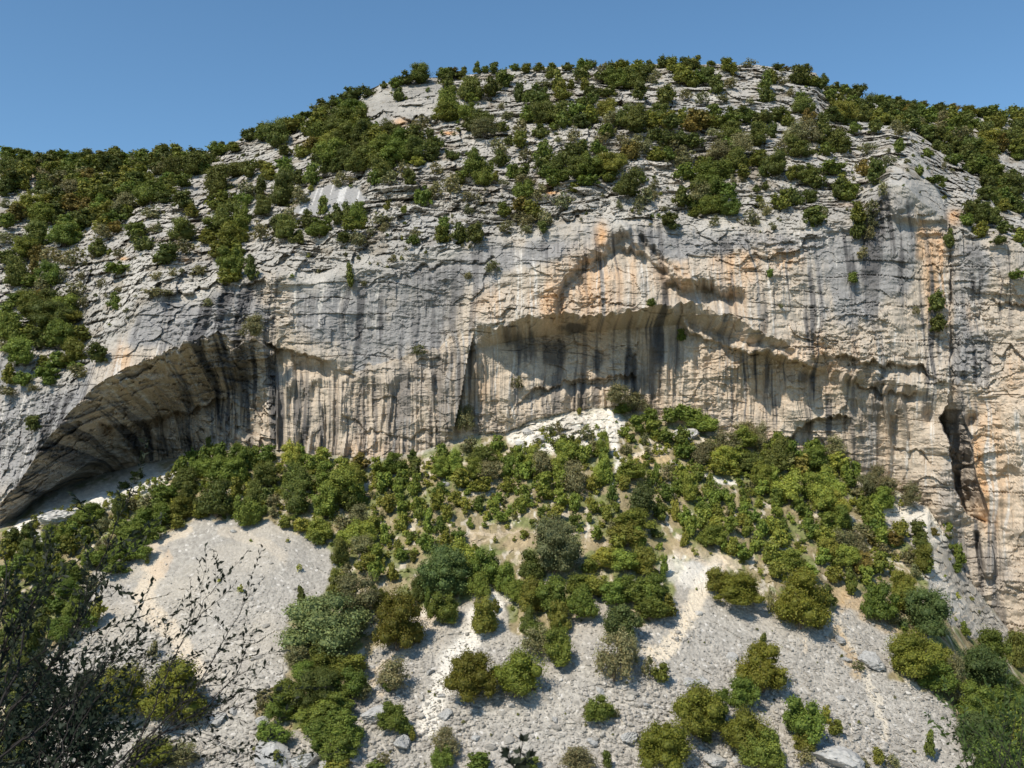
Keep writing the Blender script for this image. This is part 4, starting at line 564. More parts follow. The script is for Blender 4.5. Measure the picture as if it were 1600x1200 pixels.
def nrm(a): return a / np.maximum(np.linalg.norm(a, axis=-1, keepdims=True), 1e-6)
def crown_arrays(n, kind, seed, leaf, lobes=None):
    """leaf clumps through a lumpy crown: radius about 1, height 0..2. returns verts (m*4,3), per-vertex value"""
    r = np.random.default_rng(seed)
    sparse = kind in 's'
    con = kind == 'j'
    nl = lobes or int(r.integers(20, 30))
    ang = r.random(nl) * 6.283; q = r.random(nl) ** 0.55
    zz_ = 0.14 + 1.44 * r.random(nl) ** 1.15
    if con: rad = 0.85 * (1.12 - zz_ / 1.75)
    else: rad = 0.84 * np.sqrt(np.clip(1 - ((zz_ - 0.50) / 1.28) ** 2, 0.05, 1)) * (0.85 + 0.3 * r.random(nl))
    Cn = np.stack([np.cos(ang) * q * rad, np.sin(ang) * q * rad, zz_], -1)
    R_ = (0.17 + 0.24 * r.random(nl)) * (0.8 if con else 1.0)
    A_ = np.stack([0.8 + 0.4 * r.random(nl), 0.8 + 0.4 * r.random(nl), 0.75 + 0.9 * r.random(nl) ** 1.5], -1)
    R_[0] = 0.64; Cn[0] = (0, 0, 0.62); A_[0] = 1
    if con: R_[0] = 0.42
    wgt = R_ ** 2; k = r.choice(nl, n, p=wgt / wgt.sum())
    d = nrm(r.normal(size=(n, 3)))
    d[:, 2] = np.abs(d[:, 2]) * np.where(r.random(n) < 0.72, 1, -1); d = nrm(d)
    rr = R_[k] * (r.random(n) ** (0.33 if sparse else 0.13)) * (1 + 0.20 * r.normal(size=n)) * (1.15 if sparse else 1)
    p = Cn[k] + d * rr[:, None] * A_[k] + 0.035 * r.normal(size=(n, 3))
    p[:, 2] = np.maximum(p[:, 2], 0.02 + 0.1 * r.random(n))
    nr = nrm(d + 0.62 * r.normal(size=(n, 3)) + np.array([0, 0, 0.25]))
    t = nrm(np.cross(nr, r.normal(size=(n, 3)))); b = np.cross(nr, t)
    s = leaf * (0.5 + 0.8 * r.random(n))[:, None]
    a1 = p + t * s; a2 = p + b * s * 0.62 + nr * s * 0.25; a3 = p - t * s; a4 = p - b * s * 0.62 + nr * s * 0.25
    vs = np.stack([a1, a2, a3, a4], 1).reshape(-1, 3)
    lobeval = 0.80 + 0.40 * r.random(nl)
    val = np.repeat(lobeval[k] * (0.82 + 0.36 * r.random(n)), 4)
    tint = np.repeat(r.random(n), 4)
    colr = np.stack([val * (0.94 + 0.22 * tint), val, val * (1.05 - 0.2 * tint)], -1)
    return vs, colr, Cn, R_
def ico(sub=1):
    t = (1 + 5 ** .5) / 2
    v = [(-1,t,0),(1,t,0),(-1,-t,0),(1,-t,0),(0,-1,t),(0,1,t),(0,-1,-t),(0,1,-t),(t,0,-1),(t,0,1),(-t,0,-1),(-t,0,1)]
    f = [(0,11,5),(0,5,1),(0,1,7),(0,7,10),(0,10,11),(1,5,9),(5,11,4),(11,10,2),(10,7,6),(7,1,8),(3,9,4),(3,4,2),(3,2,6),(3,6,8),(3,8,9),(4,9,5),(2,4,11),(6,2,10),(8,6,7),(9,8,1)]
    v = [np.array(a, float) / np.linalg.norm(a) for a in v]
    for _ in range(sub):
        cache = {}; nf = []
        def mid(a, b):
            kk = (min(a, b), max(a, b))
            if kk not in cache:
                m = v[a] + v[b]; v.append(m / np.linalg.norm(m)); cache[kk] = len(v) - 1
            return cache[kk]
        for a, b, c in f:
            ab, bc, ca = mid(a, b), mid(b, c), mid(c, a); nf += [(a, ab, ca), (b, bc, ab), (c, ca, bc), (ab, bc, ca)]
        f = nf
    return np.array(v), np.array(f)
IV, IF = ico(1); IV0, IF0 = ico(0); IV2, IF2 = ico(2); IV3, IF3 = ico(3)
def core_arrays(Cn, R_, seed, k=0.80):
    r = np.random.default_rng(seed); vs = []; fs = []
    for i in range(len(R_)):
        v = IV * R_[i] * k * (1 + 0.12 * r.normal(size=(len(IV), 1))) * np.array([1, 1, .88]) + Cn[i]
        v[:, 2] = np.maximum(v[:, 2], 0.0)
        fs.append(IF + len(vs) * len(IV)); vs.append(v)
    return np.concatenate(vs), np.concatenate(fs)
def tubes(paths):
    """paths: list of (points, radii); returns verts, quads"""
    vs = []; qs = []; n0 = 0
    for pts, rad in paths:
        pts = np.array(pts, float); m = len(pts); sd = 5
        for i in range(m):
            d = pts[min(i + 1, m - 1)] - pts[max(i - 1, 0)]; d = d / max(np.linalg.norm(d), 1e-9)
            a = np.cross(d, (0.31, 0.95, 0.1)); a /= np.linalg.norm(a); b = np.cross(d, a)
            for j in range(sd):
                th = 6.2832 * j / sd; vs.append(pts[i] + rad[i] * (a * math.cos(th) + b * math.sin(th)))
        for i in range(m - 1):
            for j in range(sd):
                qs.append((n0 + i * sd + j, n0 + i * sd + (j + 1) % sd, n0 + (i + 1) * sd + (j + 1) % sd, n0 + (i + 1) * sd + j))
        n0 += m * sd
    return np.array(vs), np.array(qs)
def mixed_mesh(name, quads, tris, mats, smooth=False):
    """quads: (verts, colours) of loose quads; tris: (verts, faces, colour) or None; extra tube part (verts, quads)"""
    me = bpy.data.meshes.new(name)
    qv, qc = quads; nq = len(qv) // 4
    V_ = [qv]; Cc = [qc]; loops = [np.arange(nq * 4)]; tot = [np.full(nq, 4)]; mi = [np.zeros(nq)]
    off = len(qv)
    for (tv, tf, tc, k, m_) in tris:
        V_.append(tv); Cc.append(np.broadcast_to(tc, (len(tv), 3)) if np.ndim(tc) == 1 else tc)
        loops.append(tf.ravel() + off); tot.append(np.full(len(tf), k)); mi.append(np.full(len(tf), m_)); off += len(tv)
    V_ = np.concatenate(V_); Cc = np.concatenate(Cc); loops = np.concatenate(loops); tot = np.concatenate(tot); mi = np.concatenate(mi)
    me.vertices.add(len(V_)); me.vertices.foreach_set('co', V_.astype(np.float32).ravel())
    me.loops.add(len(loops)); me.loops.foreach_set('vertex_index', loops.astype(np.int32))
    st_ = np.concatenate([[0], np.cumsum(tot)[:-1]]).astype(np.int32)
    me.polygons.add(len(tot)); me.polygons.foreach_set('loop_start', st_)
    try: me.polygons.foreach_set('loop_total', tot.astype(np.int32))
    except Exception: pass
    me.polygons.foreach_set('material_index', mi.astype(np.int32))
    a = me.color_attributes.new('Col', 'FLOAT_COLOR', 'POINT')
    a.data.foreach_set('color', np.concatenate([Cc, np.ones((len(V_), 1))], 1).astype(np.float32).ravel())
    me.update(calc_edges=True)
    for m in mats: me.materials.append(m)
    return me
BARKC = np.array((1.0, 1.0, 1.0))
def stems(seed, n, spread=0.75, h=1.5, r0=0.035):
    r = np.random.default_rng(seed); out = []
    for i in range(n):
        a = r.random() * 6.283; s = spread * (0.3 + 0.7 * r.random()); hh = h * (0.6 + 0.4 * r.random())
        p = [np.array([0.04 * math.cos(a), 0.04 * math.sin(a), -0.15])]
        for t in (0.3, 0.6, 0.85, 1.0):
            p.append(np.array([math.cos(a) * s * t ** 1.2, math.sin(a) * s * t ** 1.2, hh * t]) + r.normal(size=3) * 0.04)
        out.append((p, [r0, r0 * .8, r0 * .6, r0 * .4, r0 * .2]))
    return out
crown_cache = {}
def crown_mesh(kind, lod, var):
    key = (kind, lod, var)
    if key not in crown_cache:
        seed = hash((ord(kind[0]), lod, var)) % 100000
        n, leaf = {0: (2900, .082), 1: (7000, .054), 2: (15000, .036)}[lod]
        if kind == 's': n = int(n * 0.55)
        if kind in 'LS': n = int(n * 1.2)
        vs, cc, Cn, R_ = crown_arrays(n, 's' if kind == 's' else ('j' if kind == 'j' else 'x'), seed, leaf, lobes=(34 if lod == 2 else None))
        tris = []
        if kind != 's':
            cv, cf = core_arrays(Cn, R_, seed + 1, 0.74)
            tris.append((cv, cf, np.array((.80, .80, .80)), 3, 0))
        else:
            cv, cf = core_arrays(Cn, R_, seed + 1, 0.45)
            tris.append((cv, cf, np.array((.85, .85, .85)), 3, 0))
        crown_cache[key] = mixed_mesh('crown', (vs, cc), tris, [KM[kind]])
    return crown_cache[key]
trunk_cache = {}
def trunk_mesh(var, many):
    key = (var, many)
    if key not in trunk_cache:
        tv, tq = tubes(stems(500 + var, 7 if many else 4, 0.6, 1.35, 0.03 if many else 0.055))
        trunk_cache[key] = mixed_mesh('trunk', (np.zeros((0, 3)), np.zeros((0, 3))), [(tv, tq, BARKC, 4, 0)], [M_bark])
    return trunk_cache[key]

ORD = ['first','second','third','fourth','fifth','sixth','seventh','eighth','ninth','tenth','eleventh','twelfth','thirteenth','fourteenth','fifteenth','sixteenth','seventeenth','eighteenth','nineteenth','twentieth']
NUM = ['zero','one','two','three','four','five','six','seven','eight','nine','ten','eleven','twelve','thirteen','fourteen','fifteen','sixteen','seventeen','eighteen','nineteen','twenty']
KW = {'d': 'dark green', 'g': 'mid green', 'o': 'olive green', 'r': 'russet tinged', 'y': 'bright yellow-green', 's': 'thin grey-green', 'j': 'pointed green', 'D': 'bluish dark green', 'L': 'pale sage green', 'O': 'dense olive', 'G': 'deep green', 'S': 'dusty grey-green', 'Y': 'yellowing', 't': 'fresh green', 'u': 'yellowish olive'}
ZONES = [("along the far left skyline",70,236),("on the skyline left of the summit",290,230),("along the rising left shoulder skyline",440,185),("behind the small summit cliff",650,110),("on the summit skyline's left half",900,98),("around the highest summit point",1070,100),("on the pale right summit ledges",1200,120),("on the skyline right of the summit",1370,150),("along the far right skyline",1540,178),
("in the upper left thicket",120,265),("in the thicket under the left skyline",230,285),("at the far left picture edge",25,310),("above the left ledges",150,330),("under the left dark thicket",90,400),("on the far left ledges",60,440),("on the left knoll",250,350),("left of the column of trees",200,390),("in the dark column above the left cave",360,400),("right of the left skyline thicket",345,290),("left of the bare grey slab",430,290),("under the bare grey slab",520,340),("in the wood below the small cliff",540,215),("left of the small summit cliff",540,170),("on the right of the small cliff",720,160),("on ledges right of the grey slab",620,280),("in the middle of the upper slope",750,260),("on ledges above the long brow",700,365),("on the upper slope left of centre",850,180),("in the central upper thicket",880,250),("on the brow above the orange arch",830,340),("on ledges above the orange arch",1000,300),("in the broad belt under the summit",1000,190),("in the russet patch under the summit",1110,195),("right of the central bare slab",1120,280),("at the brow right of centre",1130,320),("on the ledges under the right summit",1270,220),("in the right hand upper belt",1200,190),("left of the smooth grey tower",1310,280),("on the brow left of the grey tower",1340,340),("on the slope behind the rock dome",1400,190),("right of the rock dome",1530,230),("at the far right upper edge",1580,300),("on top of the right hand wall",1540,350),("on the rock dome itself",1460,250),
("on the steep rock left of the cave",60,500),("above the left cave's outer arch",100,560),("clinging to the cliff wall",800,450),("clinging to the right hand wall",1450,500),
("in front of the left cave floor",180,810),("in the band below the left cave",250,800),("at the left edge of the talus",60,880),("behind the dark near branches",120,950),("above the left scree mound",340,760),("at the wall foot left of centre",420,710),("in the wood right of the left scree",460,780),("at the foot of the fluted wall",620,740),("below the wall left of centre",560,800),("left of the white ground patch",740,720),("in the slope left of the track",660,800),("near the thin dirt track",800,810),("just below the white ground patch",850,730),("right of the white ground patch",1010,650),("below the white ground patch",980,740),("at the wall foot right of centre",1150,670),("in the thicket below the right wall",1180,730),("right of the bare runnel",1060,790),("below the small right cave",1300,730),("by the foot of the right wall",1390,750),("on the talus right of centre",1180,800),("on the right talus slope",1290,790),("lower on the right talus",1330,860),("beside the pale gully at right",1440,860),("right beside the left scree mound",530,870),("beside the big bluish tree",690,900),("between the scree tongues at centre",780,960),("left of the steep bare runnel",960,900),("around the dusty grey tree",860,860),("right of the bare runnel's foot",1140,900),("around the big box bush at right",1260,930),("on the right edge of the scree",1400,960),("below the pale sage tree",500,1050),("in the lower left bushes",460,1150),("in the scree of the lower left",200,1060),("on the scree right of the sage tree",610,1060),("on the central scree",770,1060),("on the scree below centre",950,1040),("at the bottom edge of the scree",900,1180),("in the clump low right of centre",1090,1130),("on the lower right scree",1260,1140),("beside the steep clump at right",1220,1040),("in the bottom right thicket",1530,1120),("in the wood at the right edge",1500,1030)]
def nearest_zone(u, v, where):
    best = None
    for ph, a, b in ZONES:
        if where == 'wall':
            if 'clinging' not in ph: continue
        elif 'clinging' in ph: continue
        d = (u - a) ** 2 + ((v - b) * 1.3) ** 2
        if where == 'talus' and b < 640: d += 1e6
        if where == 'hill' and b > 640: d += 1e6
        if best is None or d < best[0]: best = (d, ph)
    return best[1]

exec_items = []
for (tu, tv), txt in TILES.items():
    for e_ in txt.replace('\n', '').split(';'):
        if e_.strip():
            a = e_.split(); exec_items.append((tu + int(a[0]) / 4, tv + int(a[1]) / 4, int(a[2]) / 4, int(a[3]) / 4, a[4]))
def fill(poly, n, kinds, w0=17, w1=27):
    xs_ = [p[0] for p in poly]; ys_ = [p[1] for p in poly]; k = 0
    while k < n:
        u = rng.uniform(min(xs_), max(xs_)); v = rng.uniform(min(ys_), max(ys_))
        if inpoly(poly, np.array([u]), np.array([v]))[0]:
            ww = rng.uniform(w0, w1); exec_items.append((u, v, ww, ww * rng.uniform(.7, 1.0), str(rng.choice(list(kinds))))); k += 1
fill([(0,240),(355,232),(320,265),(270,300),(225,335),(150,335),(110,380),(60,300),(0,290)], 95, 'ggdoogs')
fill([(370,215),(440,195),(560,165),(600,200),(640,240),(600,262),(500,262),(470,200)], 45, 'ggdo')
fill([(1300,150),(1400,165),(1600,185),(1600,215),(1450,205),(1320,200)], 45, 'ggdoos')
fill([(1440,210),(1500,200),(1600,220),(1600,240),(1560,260),(1600,330),(1560,325),(1520,270)], 45, 'ggdoo')
fill([(20,430),(100,450),(150,540),(90,600),(20,580)], 22, 'ggdos')
ranked = sorted(exec_items, key=lambda t: -t[2] * t[3])
indiv = set(map(id, ranked[:300]))
shrubs = []; scrub_v = []; scrub_c = []; scrub_cf = []; scrub_cv = []; scrub_cc = []; ncv = 0
lowproto = {}
for it in exec_items:
    cu, cv_, w_, h_, kd = it
    if w_ > 60 and h_ > 60: shr = 0.94
    else: shr = 1.06 
    w_ *= shr; h_ *= shr
    vb = cv_ + 0.46 * h_
    if 640 < cv_ < 905 and cu > 420 and kd in 'go' and rng.random() < .75: kd = 't' if kd == 'g' else 'u'
    if cv_ < 420 and kd == 'g' and rng.random() < .5: kd = 'd'
    ci_ = int(np.clip(np.searchsorted(ucols, cu), 0, NU - 1))
    vb = max(vb, kn_v[0][ci_] + 1.5)
    Yd = depth_at(cu, vb); where = zone_of(cu, vb)
    Rw = 0.5 * w_ / FPX * Yd; Hw = h_ / FPX * Yd
    Yp = Yd - (0.45 if where != 'wall' else 0.8) * min(Rw, 2.5)
    p = at(cu, vb, Yp)
    kx = 1.12 if w_ > 38 else ((.92 if kd in 'tu' else 1.0) if where == 'talus' else (1.34 if cu < 380 else 1.16))
    sx_ = Rw * kx; sz_ = Hw / (1.74 if w_ > 38 else 1.85)
    if where == 'hill' and vb < kn_v[0][ci_] + 14: sz_ *= 0.85
    rz = rng.random() * 6.283
    if id(it) in indiv:
        shrubs.append(dict(u=cu, v=cv_, w=w_, h=h_, k=kd, p=p, sx=sx_, sz=sz_, rz=rz, z=nearest_zone(cu, cv_, where)))
    else:
        key = (kd, int(rng.integers(3)))
        if key not in lowproto:
            lowproto[key] = crown_arrays(850 if kd != 's' else 450, 's' if kd == 's' else ('j' if kd == 'j' else 'x'), 900 + ord(kd[0]) + key[1] * 7, .13, lobes=15)
        vs, cc, Cn, R_ = lowproto[key]
        ca, sa = math.cos(rz), math.sin(rz)
        def tf(q): return np.stack([(q[:, 0] * ca - q[:, 1] * sa) * sx_, (q[:, 0] * sa + q[:, 1] * ca) * sx_, q[:, 2] * sz_], -1) + p
        tone = 0.8 + 0.45 * rng.random()
        base = np.array(KCOL[kd]) * tone * np.array([0.92 + 0.16 * rng.random(), 1, 1])
        scrub_v.append(tf(vs)); scrub_c.append(cc * base)
        kk = 0.4 if kd == 's' else 0.8
        for i in range(len(R_)):
            q = tf(IV0 * R_[i] * kk + Cn[i]); scrub_cv.append(q); scrub_cf.append(IF0 + ncv); scrub_cc.append(np.broadcast_to(base * .8, (12, 3))); ncv += 12
# extra low growth where the photograph shows it spread over ledges and talus
def add_tuft(u, v, wpx, kd, hk=0.8):
    global ncv
    Yd = depth_at(u, v); Rw = 0.5 * wpx / FPX * Yd
    key = (kd, 'tuft', int(rng.integers(4)))
    if key not in lowproto: lowproto[key] = crown_arrays(120, 'x' if kd != 's' else 's', 1900 + ord(kd[0]) + key[2] * 7, .26, lobes=6)
    vs, cc, Cn, R_ = lowproto[key]
    p = at(u, v, Yd - 0.3 * Rw)
    rz = rng.random() * 6.283; ca, sa = math.cos(rz), math.sin(rz)
    base = np.array(KCOL[kd]) * (0.8 + 0.5 * rng.random())
    scrub_v.append(np.stack([(vs[:, 0] * ca - vs[:, 1] * sa) * Rw, (vs[:, 0] * sa + vs[:, 1] * ca) * Rw, vs[:, 2] * Rw * hk], -1) + p); scrub_c.append(cc * base)
nt_ = 0
while nt_ < 2100:       # talus
    u = rng.uniform(-60, 1540); ci_ = int(np.searchsorted(ucols, u)); vb = kn_v[5][ci_]
    v = vb + abs(rng.normal()) * 95
    if v > 1000 or v > 1200: continue
    j = int(np.argmin(np.abs(V[:, ci_] - v)))
    if scr[j, ci_] > 0.3 and rng.random() < 0.95: continue
    if vb < 700 and v < 700 and 790 < u < 1000 and rng.random() < .8: continue
    add_tuft(u, v, rng.uniform(5, 15), rng.choice(list('gtuyytsuo')), .9); nt_ += 1
for _ in range(420):    # hillside cracks
    u = rng.uniform(0, 1600); ci_ = int(np.searchsorted(ucols, u)); v = rng.uniform(kn_v[0][ci_] + 4, kn_v[1][ci_] + 6)
    add_tuft(u, v, rng.uniform(4, 11), rng.choice(list('gosssd')), .8)
for _ in range(90):    # scree
    u = rng.uniform(380, 1560); add_tuft(u, rng.uniform(960, 1200), rng.uniform(3, 8), rng.choice(list('sso')), .7)
for u0 in (-360, -250, -140, 1680, 1780, 1880):      # just outside the frame
    for _ in range(14):
        add_tuft(u0 + rng.uniform(-50, 50), rng.uniform(300, 1100), rng.uniform(25, 60), rng.choice(list('ggdo')), .9)
sm = leaf_mat('foliage_scrub', (1, 1, 1))
me = mixed_mesh('scrub', (np.concatenate(scrub_v), np.concatenate(scrub_c)), [(np.concatenate(scrub_cv), np.concatenate(scrub_cf), np.concatenate(scrub_cc), 3, 0)], [sm])
o = bpy.data.objects.new('scrub', me); C.objects.link(o); tag(o, 'small scattered scrub and low bushes over the ledges and talus', 'scrub', None, 'stuff')

# labels: kind and ordinal from the left within a named spot
cells = {}
for s in shrubs: cells.setdefault((KW[s['k']], s['z'], s['w'] >= 45 or s['k'] in 'DLSY'), []).append(s)
for (kw, ph, big_), lst in cells.items():
    noun = 'tree' if big_ else 'shrub'
    lst.sort(key=lambda t: t['u'])
    for i, s in enumerate(lst):
        if len(lst) == 1: s['label'] = f"the one large {kw} {noun} {ph}" if big_ else f"the one fuller {kw} {noun} {ph}"
        elif len(lst) == 2: s['label'] = f"{'left' if i == 0 else 'right'} one of two larger {kw} {noun}s {ph}"
        else: s['label'] = f"{ORD[i]} from left of {NUM[len(lst)]} {kw} {noun}s {ph}"
SPECIAL = {'L': 'wide pale sage green oak tree beside the left scree mound', 'D': None}
for s in shrubs:
    big_ = s['w'] >= 45 or s['k'] in 'DLSY'
    lod = 2 if s['w'] >= 62 else (1 if s['w'] >= 26 else 0)
    name = 'tree' if big_ else ('juniper' if s['k'] == 'j' else 'shrub')
    lab = s['label']
    if s['k'] == 'L': lab = SPECIAL['L']
    if s['k'] == 'S': lab = 'big dusty grey-green tree standing on the bare ground at mid slope'
    if s['k'] == 'Y': lab = 'small yellowing tree among green ones under the right cliff'
    if s['k'] == 'D' and abs(s['u'] - 692) < 8: lab = 'large round bluish dark green tree left of the dusty grey tree'
    e = bpy.data.objects.new(name, None); C.objects.link(e); e.location = s['p']; e.rotation_euler = (0, 0, s['rz'])
    e.empty_display_size = 0.3
    tag(e, lab, name, 'trees on the slopes' if big_ else 'shrubs on the slopes')
    c = bpy.data.objects.new('crown', crown_mesh(s['k'], lod, int(rng.integers(4)))); C.objects.link(c); c.parent = e
    c.scale = (s['sx'], s['sx'], s['sz'])
    if big_:
        t = bpy.data.objects.new('trunk', trunk_mesh(int(rng.integers(3)), s['k'] not in 'DLS')); C.objects.link(t); t.parent = e; t.scale = (s['sx'], s['sx'], s['sz'])
print('shrubs', len(shrubs))

# ---------------------------------------------------------------- boulders and loose stone
def rock_verts(seed, flat=0.7, base=IV3, planes=13):
    r = np.random.default_rng(seed); v = base.copy()
    for _ in range(planes):
        nn = nrm(r.normal(size=3)); d = 0.5 + 0.35 * r.random()
        dd = v @ nn; v = v - np.where(dd > d, dd - d, 0)[:, None] * nn
    v = v + 0.035 * r.normal(size=v.shape) * (1 if base is IV3 else .6)
    return v * np.array([1, 0.85, flat])
BO = [(640,1009,18),(595,1072,22),(672,1048,16),(695,1112,28),(630,1155,42),(548,1170,24),(556,1183,30),(425,1172,86),(478,1182,58),(585,1110,60),(985,1146,34),(1143,1024,20),(938,1076,20),(1098,1060,22),(868,1122,15),(1118,1182,40),(1152,1184,26),(925,1155,24),(1062,1193,22),(1080,1062,26),(1312,996,24),(1362,1024,48),(1305,1172,82),(1312,1088,16),(1322,1028,18),(826,671,26),(845,684,28),(815,690,22),(1072,672,46),(862,677,14),(92,803,64),(365,829,12),(695,755,16),(745,872,8),(410,1125,24),(340,1118,34),(365,1108,22),(510,1190,30),(1180,690,14),(1230,1120,18),(1440,1060,16),(1010,1100,14),(745,1150,18),(800,1100,14),(690,1085,14)]
bm_ = rock_mat('boulder_stone', 0.5, 5.0)
bz = {}
blist = []
for i, (u, v, wpx) in enumerate(BO):
    Yd = depth_at(u, v + wpx * .2); p = at(u, v + wpx * .15, Yd); s = 0.5 * wpx / FPX * Yd
    blist.append([u, v, wpx, p, s, nearest_zone(u, v, 'talus')])
for b in blist: bz.setdefault((b[5], b[2] >= 30), []).append(b)
for (ph, bg_), lst in bz.items():
    lst.sort(key=lambda t: t[0])
    for i, b in enumerate(lst):
        sz = 'large grey' if bg_ else 'smaller grey'
        b.append(f"{sz} limestone boulder {ph}" if len(lst) == 1 else f"{ORD[i]} from left of {NUM[len(lst)]} {sz} boulders {ph}")
for i, b in enumerate(blist):
    v_ = rock_verts(3000 + i, 0.55 if b[2] < 50 else 0.42)
    n_ = fbm(v_[:, 0] * 2 + i, v_[:, 1] * 2 + v_[:, 2], 230, 3)
    white = b[1] < 820 and b[2] > 20
    c0 = np.array((0.50, 0.475, 0.43) if white else (0.40, 0.39, 0.365))
    cc = c0 * (1 + 0.25 * n_[:, None])
    me = raster_mesh('boulder', v_, IF3, cc, bm_, smooth=False)
    o = bpy.data.objects.new('boulder', me); C.objects.link(o)
    o.location = b[3]; o.scale = (b[4] * 1.1,) * 3; o.rotation_euler = (rng.uniform(-.2, .2) + 0.35, rng.uniform(-.2, .2), rng.random() * 6.28)
    tag(o, b[6], 'boulder', 'boulders on the slope')
# rubble
cand = np.argwhere((scr > 0.6) & (V < 1240) & (V > 790) & (U > -60) & (U < 1660))
wgt = 0.25 + sstep(840, 1100, V[cand[:, 0], cand[:, 1]]); wgt = wgt / wgt.sum()
pick = cand[rng.choice(len(cand), 20000, p=wgt)]
PU = U[pick[:, 0], pick[:, 1]]; PV = V[pick[:, 0], pick[:, 1]]
Pp = PT[pick[:, 0], pick[:, 1]]
ss = np.clip(0.062 * np.exp(0.66 * rng.normal(size=len(pick))), 0.04, 0.7) * (0.75 + 0.7 * sstep(850, 1150, PV))
protos = [rock_verts(5000 + k, 0.65, IV, 7) for k in range(12)]
rv = np.empty((len(pick), len(IV), 3), np.float32); rc = np.empty_like(rv)
for k in range(12):
    m = np.arange(len(pick)) % 12 == k
    a = rng.random(m.sum()) * 6.283; ca = np.cos(a)[:, None]; sa = np.sin(a)[:, None]; q = protos[k]
    st_ = (0.8 + 0.7 * rng.random(m.sum()))[:, None]
    rv[m, :, 0] = (q[:, 0] * ca * st_ - q[:, 1] * sa); rv[m, :, 1] = (q[:, 0] * sa * st_ + q[:, 1] * ca); rv[m, :, 2] = q[:, 2]
rv = rv * ss[:, None, None] + Pp[:, None, :] + np.array([0, 0, 0.03])
rc[:] = (np.array((0.365, 0.338, 0.294)) * (0.75 + 0.5 * rng.random((len(pick), 1))))[:, None, :]
rc[rng.random(len(pick)) > .97] = (0.56, 0.53, 0.48)
me = raster_mesh('rubble', rv.reshape(-1, 3), (IF[None] + (np.arange(len(pick)) * len(IV))[:, None, None]).reshape(-1, 3), rc.reshape(-1, 3), bm_, smooth=False)
o = bpy.data.objects.new('rubble', me); C.objects.link(o); tag(o, 'loose grey limestone rubble covering the scree', 'rubble', None, 'stuff')

# ---------------------------------------------------------------- close to the camera: shaded shrubs, and the unseen rock added to shade them
def leafy(name, label, stemspec, leafspec, seed, leafcol, cat='shrub', twig=True, blade=0.42, mat=None, dense=1):
    """stemspec: list of (photo points, distance start, distance end, radius m); leaves: (per metre count, length m)"""
    r = np.random.default_rng(seed)
    e = bpy.data.objects.new(name, None); C.objects.link(e)
    br = []; lv = []
    lc, ll = leafspec
    def put_leaf(p, d):
        l = ll * (0.6 + 0.7 * r.random()); t = nrm(d + r.normal(size=3) * 0.8); n_ = nrm(np.cross(t, r.normal(size=3))); b = np.cross(n_, t)
        lv.append([p, p + t * l * .5 + b * l * blade * .5 - n_ * l * .08, p + t * l, p + t * l * .5 - b * l * blade * .5 - n_ * l * .08])
    for pts, y0, y1, rad in stemspec:
        pts = np.array(pts, float); seg = np.linalg.norm(np.diff(pts, axis=0), axis=1); cum = np.concatenate([[0], np.cumsum(seg)])
        m = max(6, int(cum[-1] / 14)); tt = np.linspace(0, cum[-1], m)
        uu = np.interp(tt, cum, pts[:, 0]) + r.normal(size=m) * 1.6; v2 = np.interp(tt, cum, pts[:, 1]) + r.normal(size=m) * 1.6
        yy = np.linspace(y0, y1, m); P3 = at(uu, v2, yy)
        rr = rad * np.linspace(1, 0.22, m); br.append((P3, rr))
        if twig:
            for i in range(1, m):
                for _ in range(1 if (r.random() < (.85 if i > m * .35 else .35)) else 0):
                    d = nrm(P3[i] - P3[i - 1]); d = nrm(d + r.normal(size=3) * 0.55 + np.array([0.1, 0, .12])); L_ = r.uniform(.06, .22) * (y1 / 3)
                    q = [P3[i] + d * L_ * t + r.normal(size=3) * .006 for t in (0, .35, .7, 1)]
                    br.append((q, [rr[i] * .6, rr[i] * .5, rr[i] * .4, .0008]))
                    for t in np.arange(0.15, 1.05, 1.0 / max(lc * L_, 1)):
                        put_leaf(q[0] + (q[-1] - q[0]) * t, d)
        for i in range(m):
            for _ in range(dense):
                if r.random() < 0.5 + .4 * (dense > 1): put_leaf(P3[i], nrm(P3[-1] - P3[0] + .1 * r.normal(size=3) * np.linalg.norm(P3[-1] - P3[0])))
        for _ in range(3): put_leaf(P3[-1], nrm(P3[-1] - P3[-2]))
    e.location = at(*stemspec[0][0][0], stemspec[0][1])
    off = np.array(e.location)
    tv, tq = tubes(br)
    b_ = bpy.data.objects.new('branch', mixed_mesh('branch', (np.zeros((0, 3)), np.zeros((0, 3))), [(tv - off, tq, BARKC, 4, 0)], [M_twig])); C.objects.link(b_); b_.parent = e
    lvv = np.array(lv).reshape(-1, 3) - off
    cc = np.repeat(0.8 + 0.4 * r.random(len(lv)), 4)[:, None] * np.ones(3)
    f = bpy.data.objects.new('leaves', mixed_mesh('leaves', (lvv, cc), [], [mat or leafcol])); C.objects.link(f); f.parent = e
    tag(e, label, cat); return e
M_twig = leaf_mat('dark_twig', (.035, .030, .026)); nearleaf = leaf_mat('near_leaf', (.022, .030, .016)); nearleaf2 = leaf_mat('near_leaf_blue', (.020, .034, .020)); nearleaf3 = leaf_mat('near_leaf_green', (.085, .125, .030))

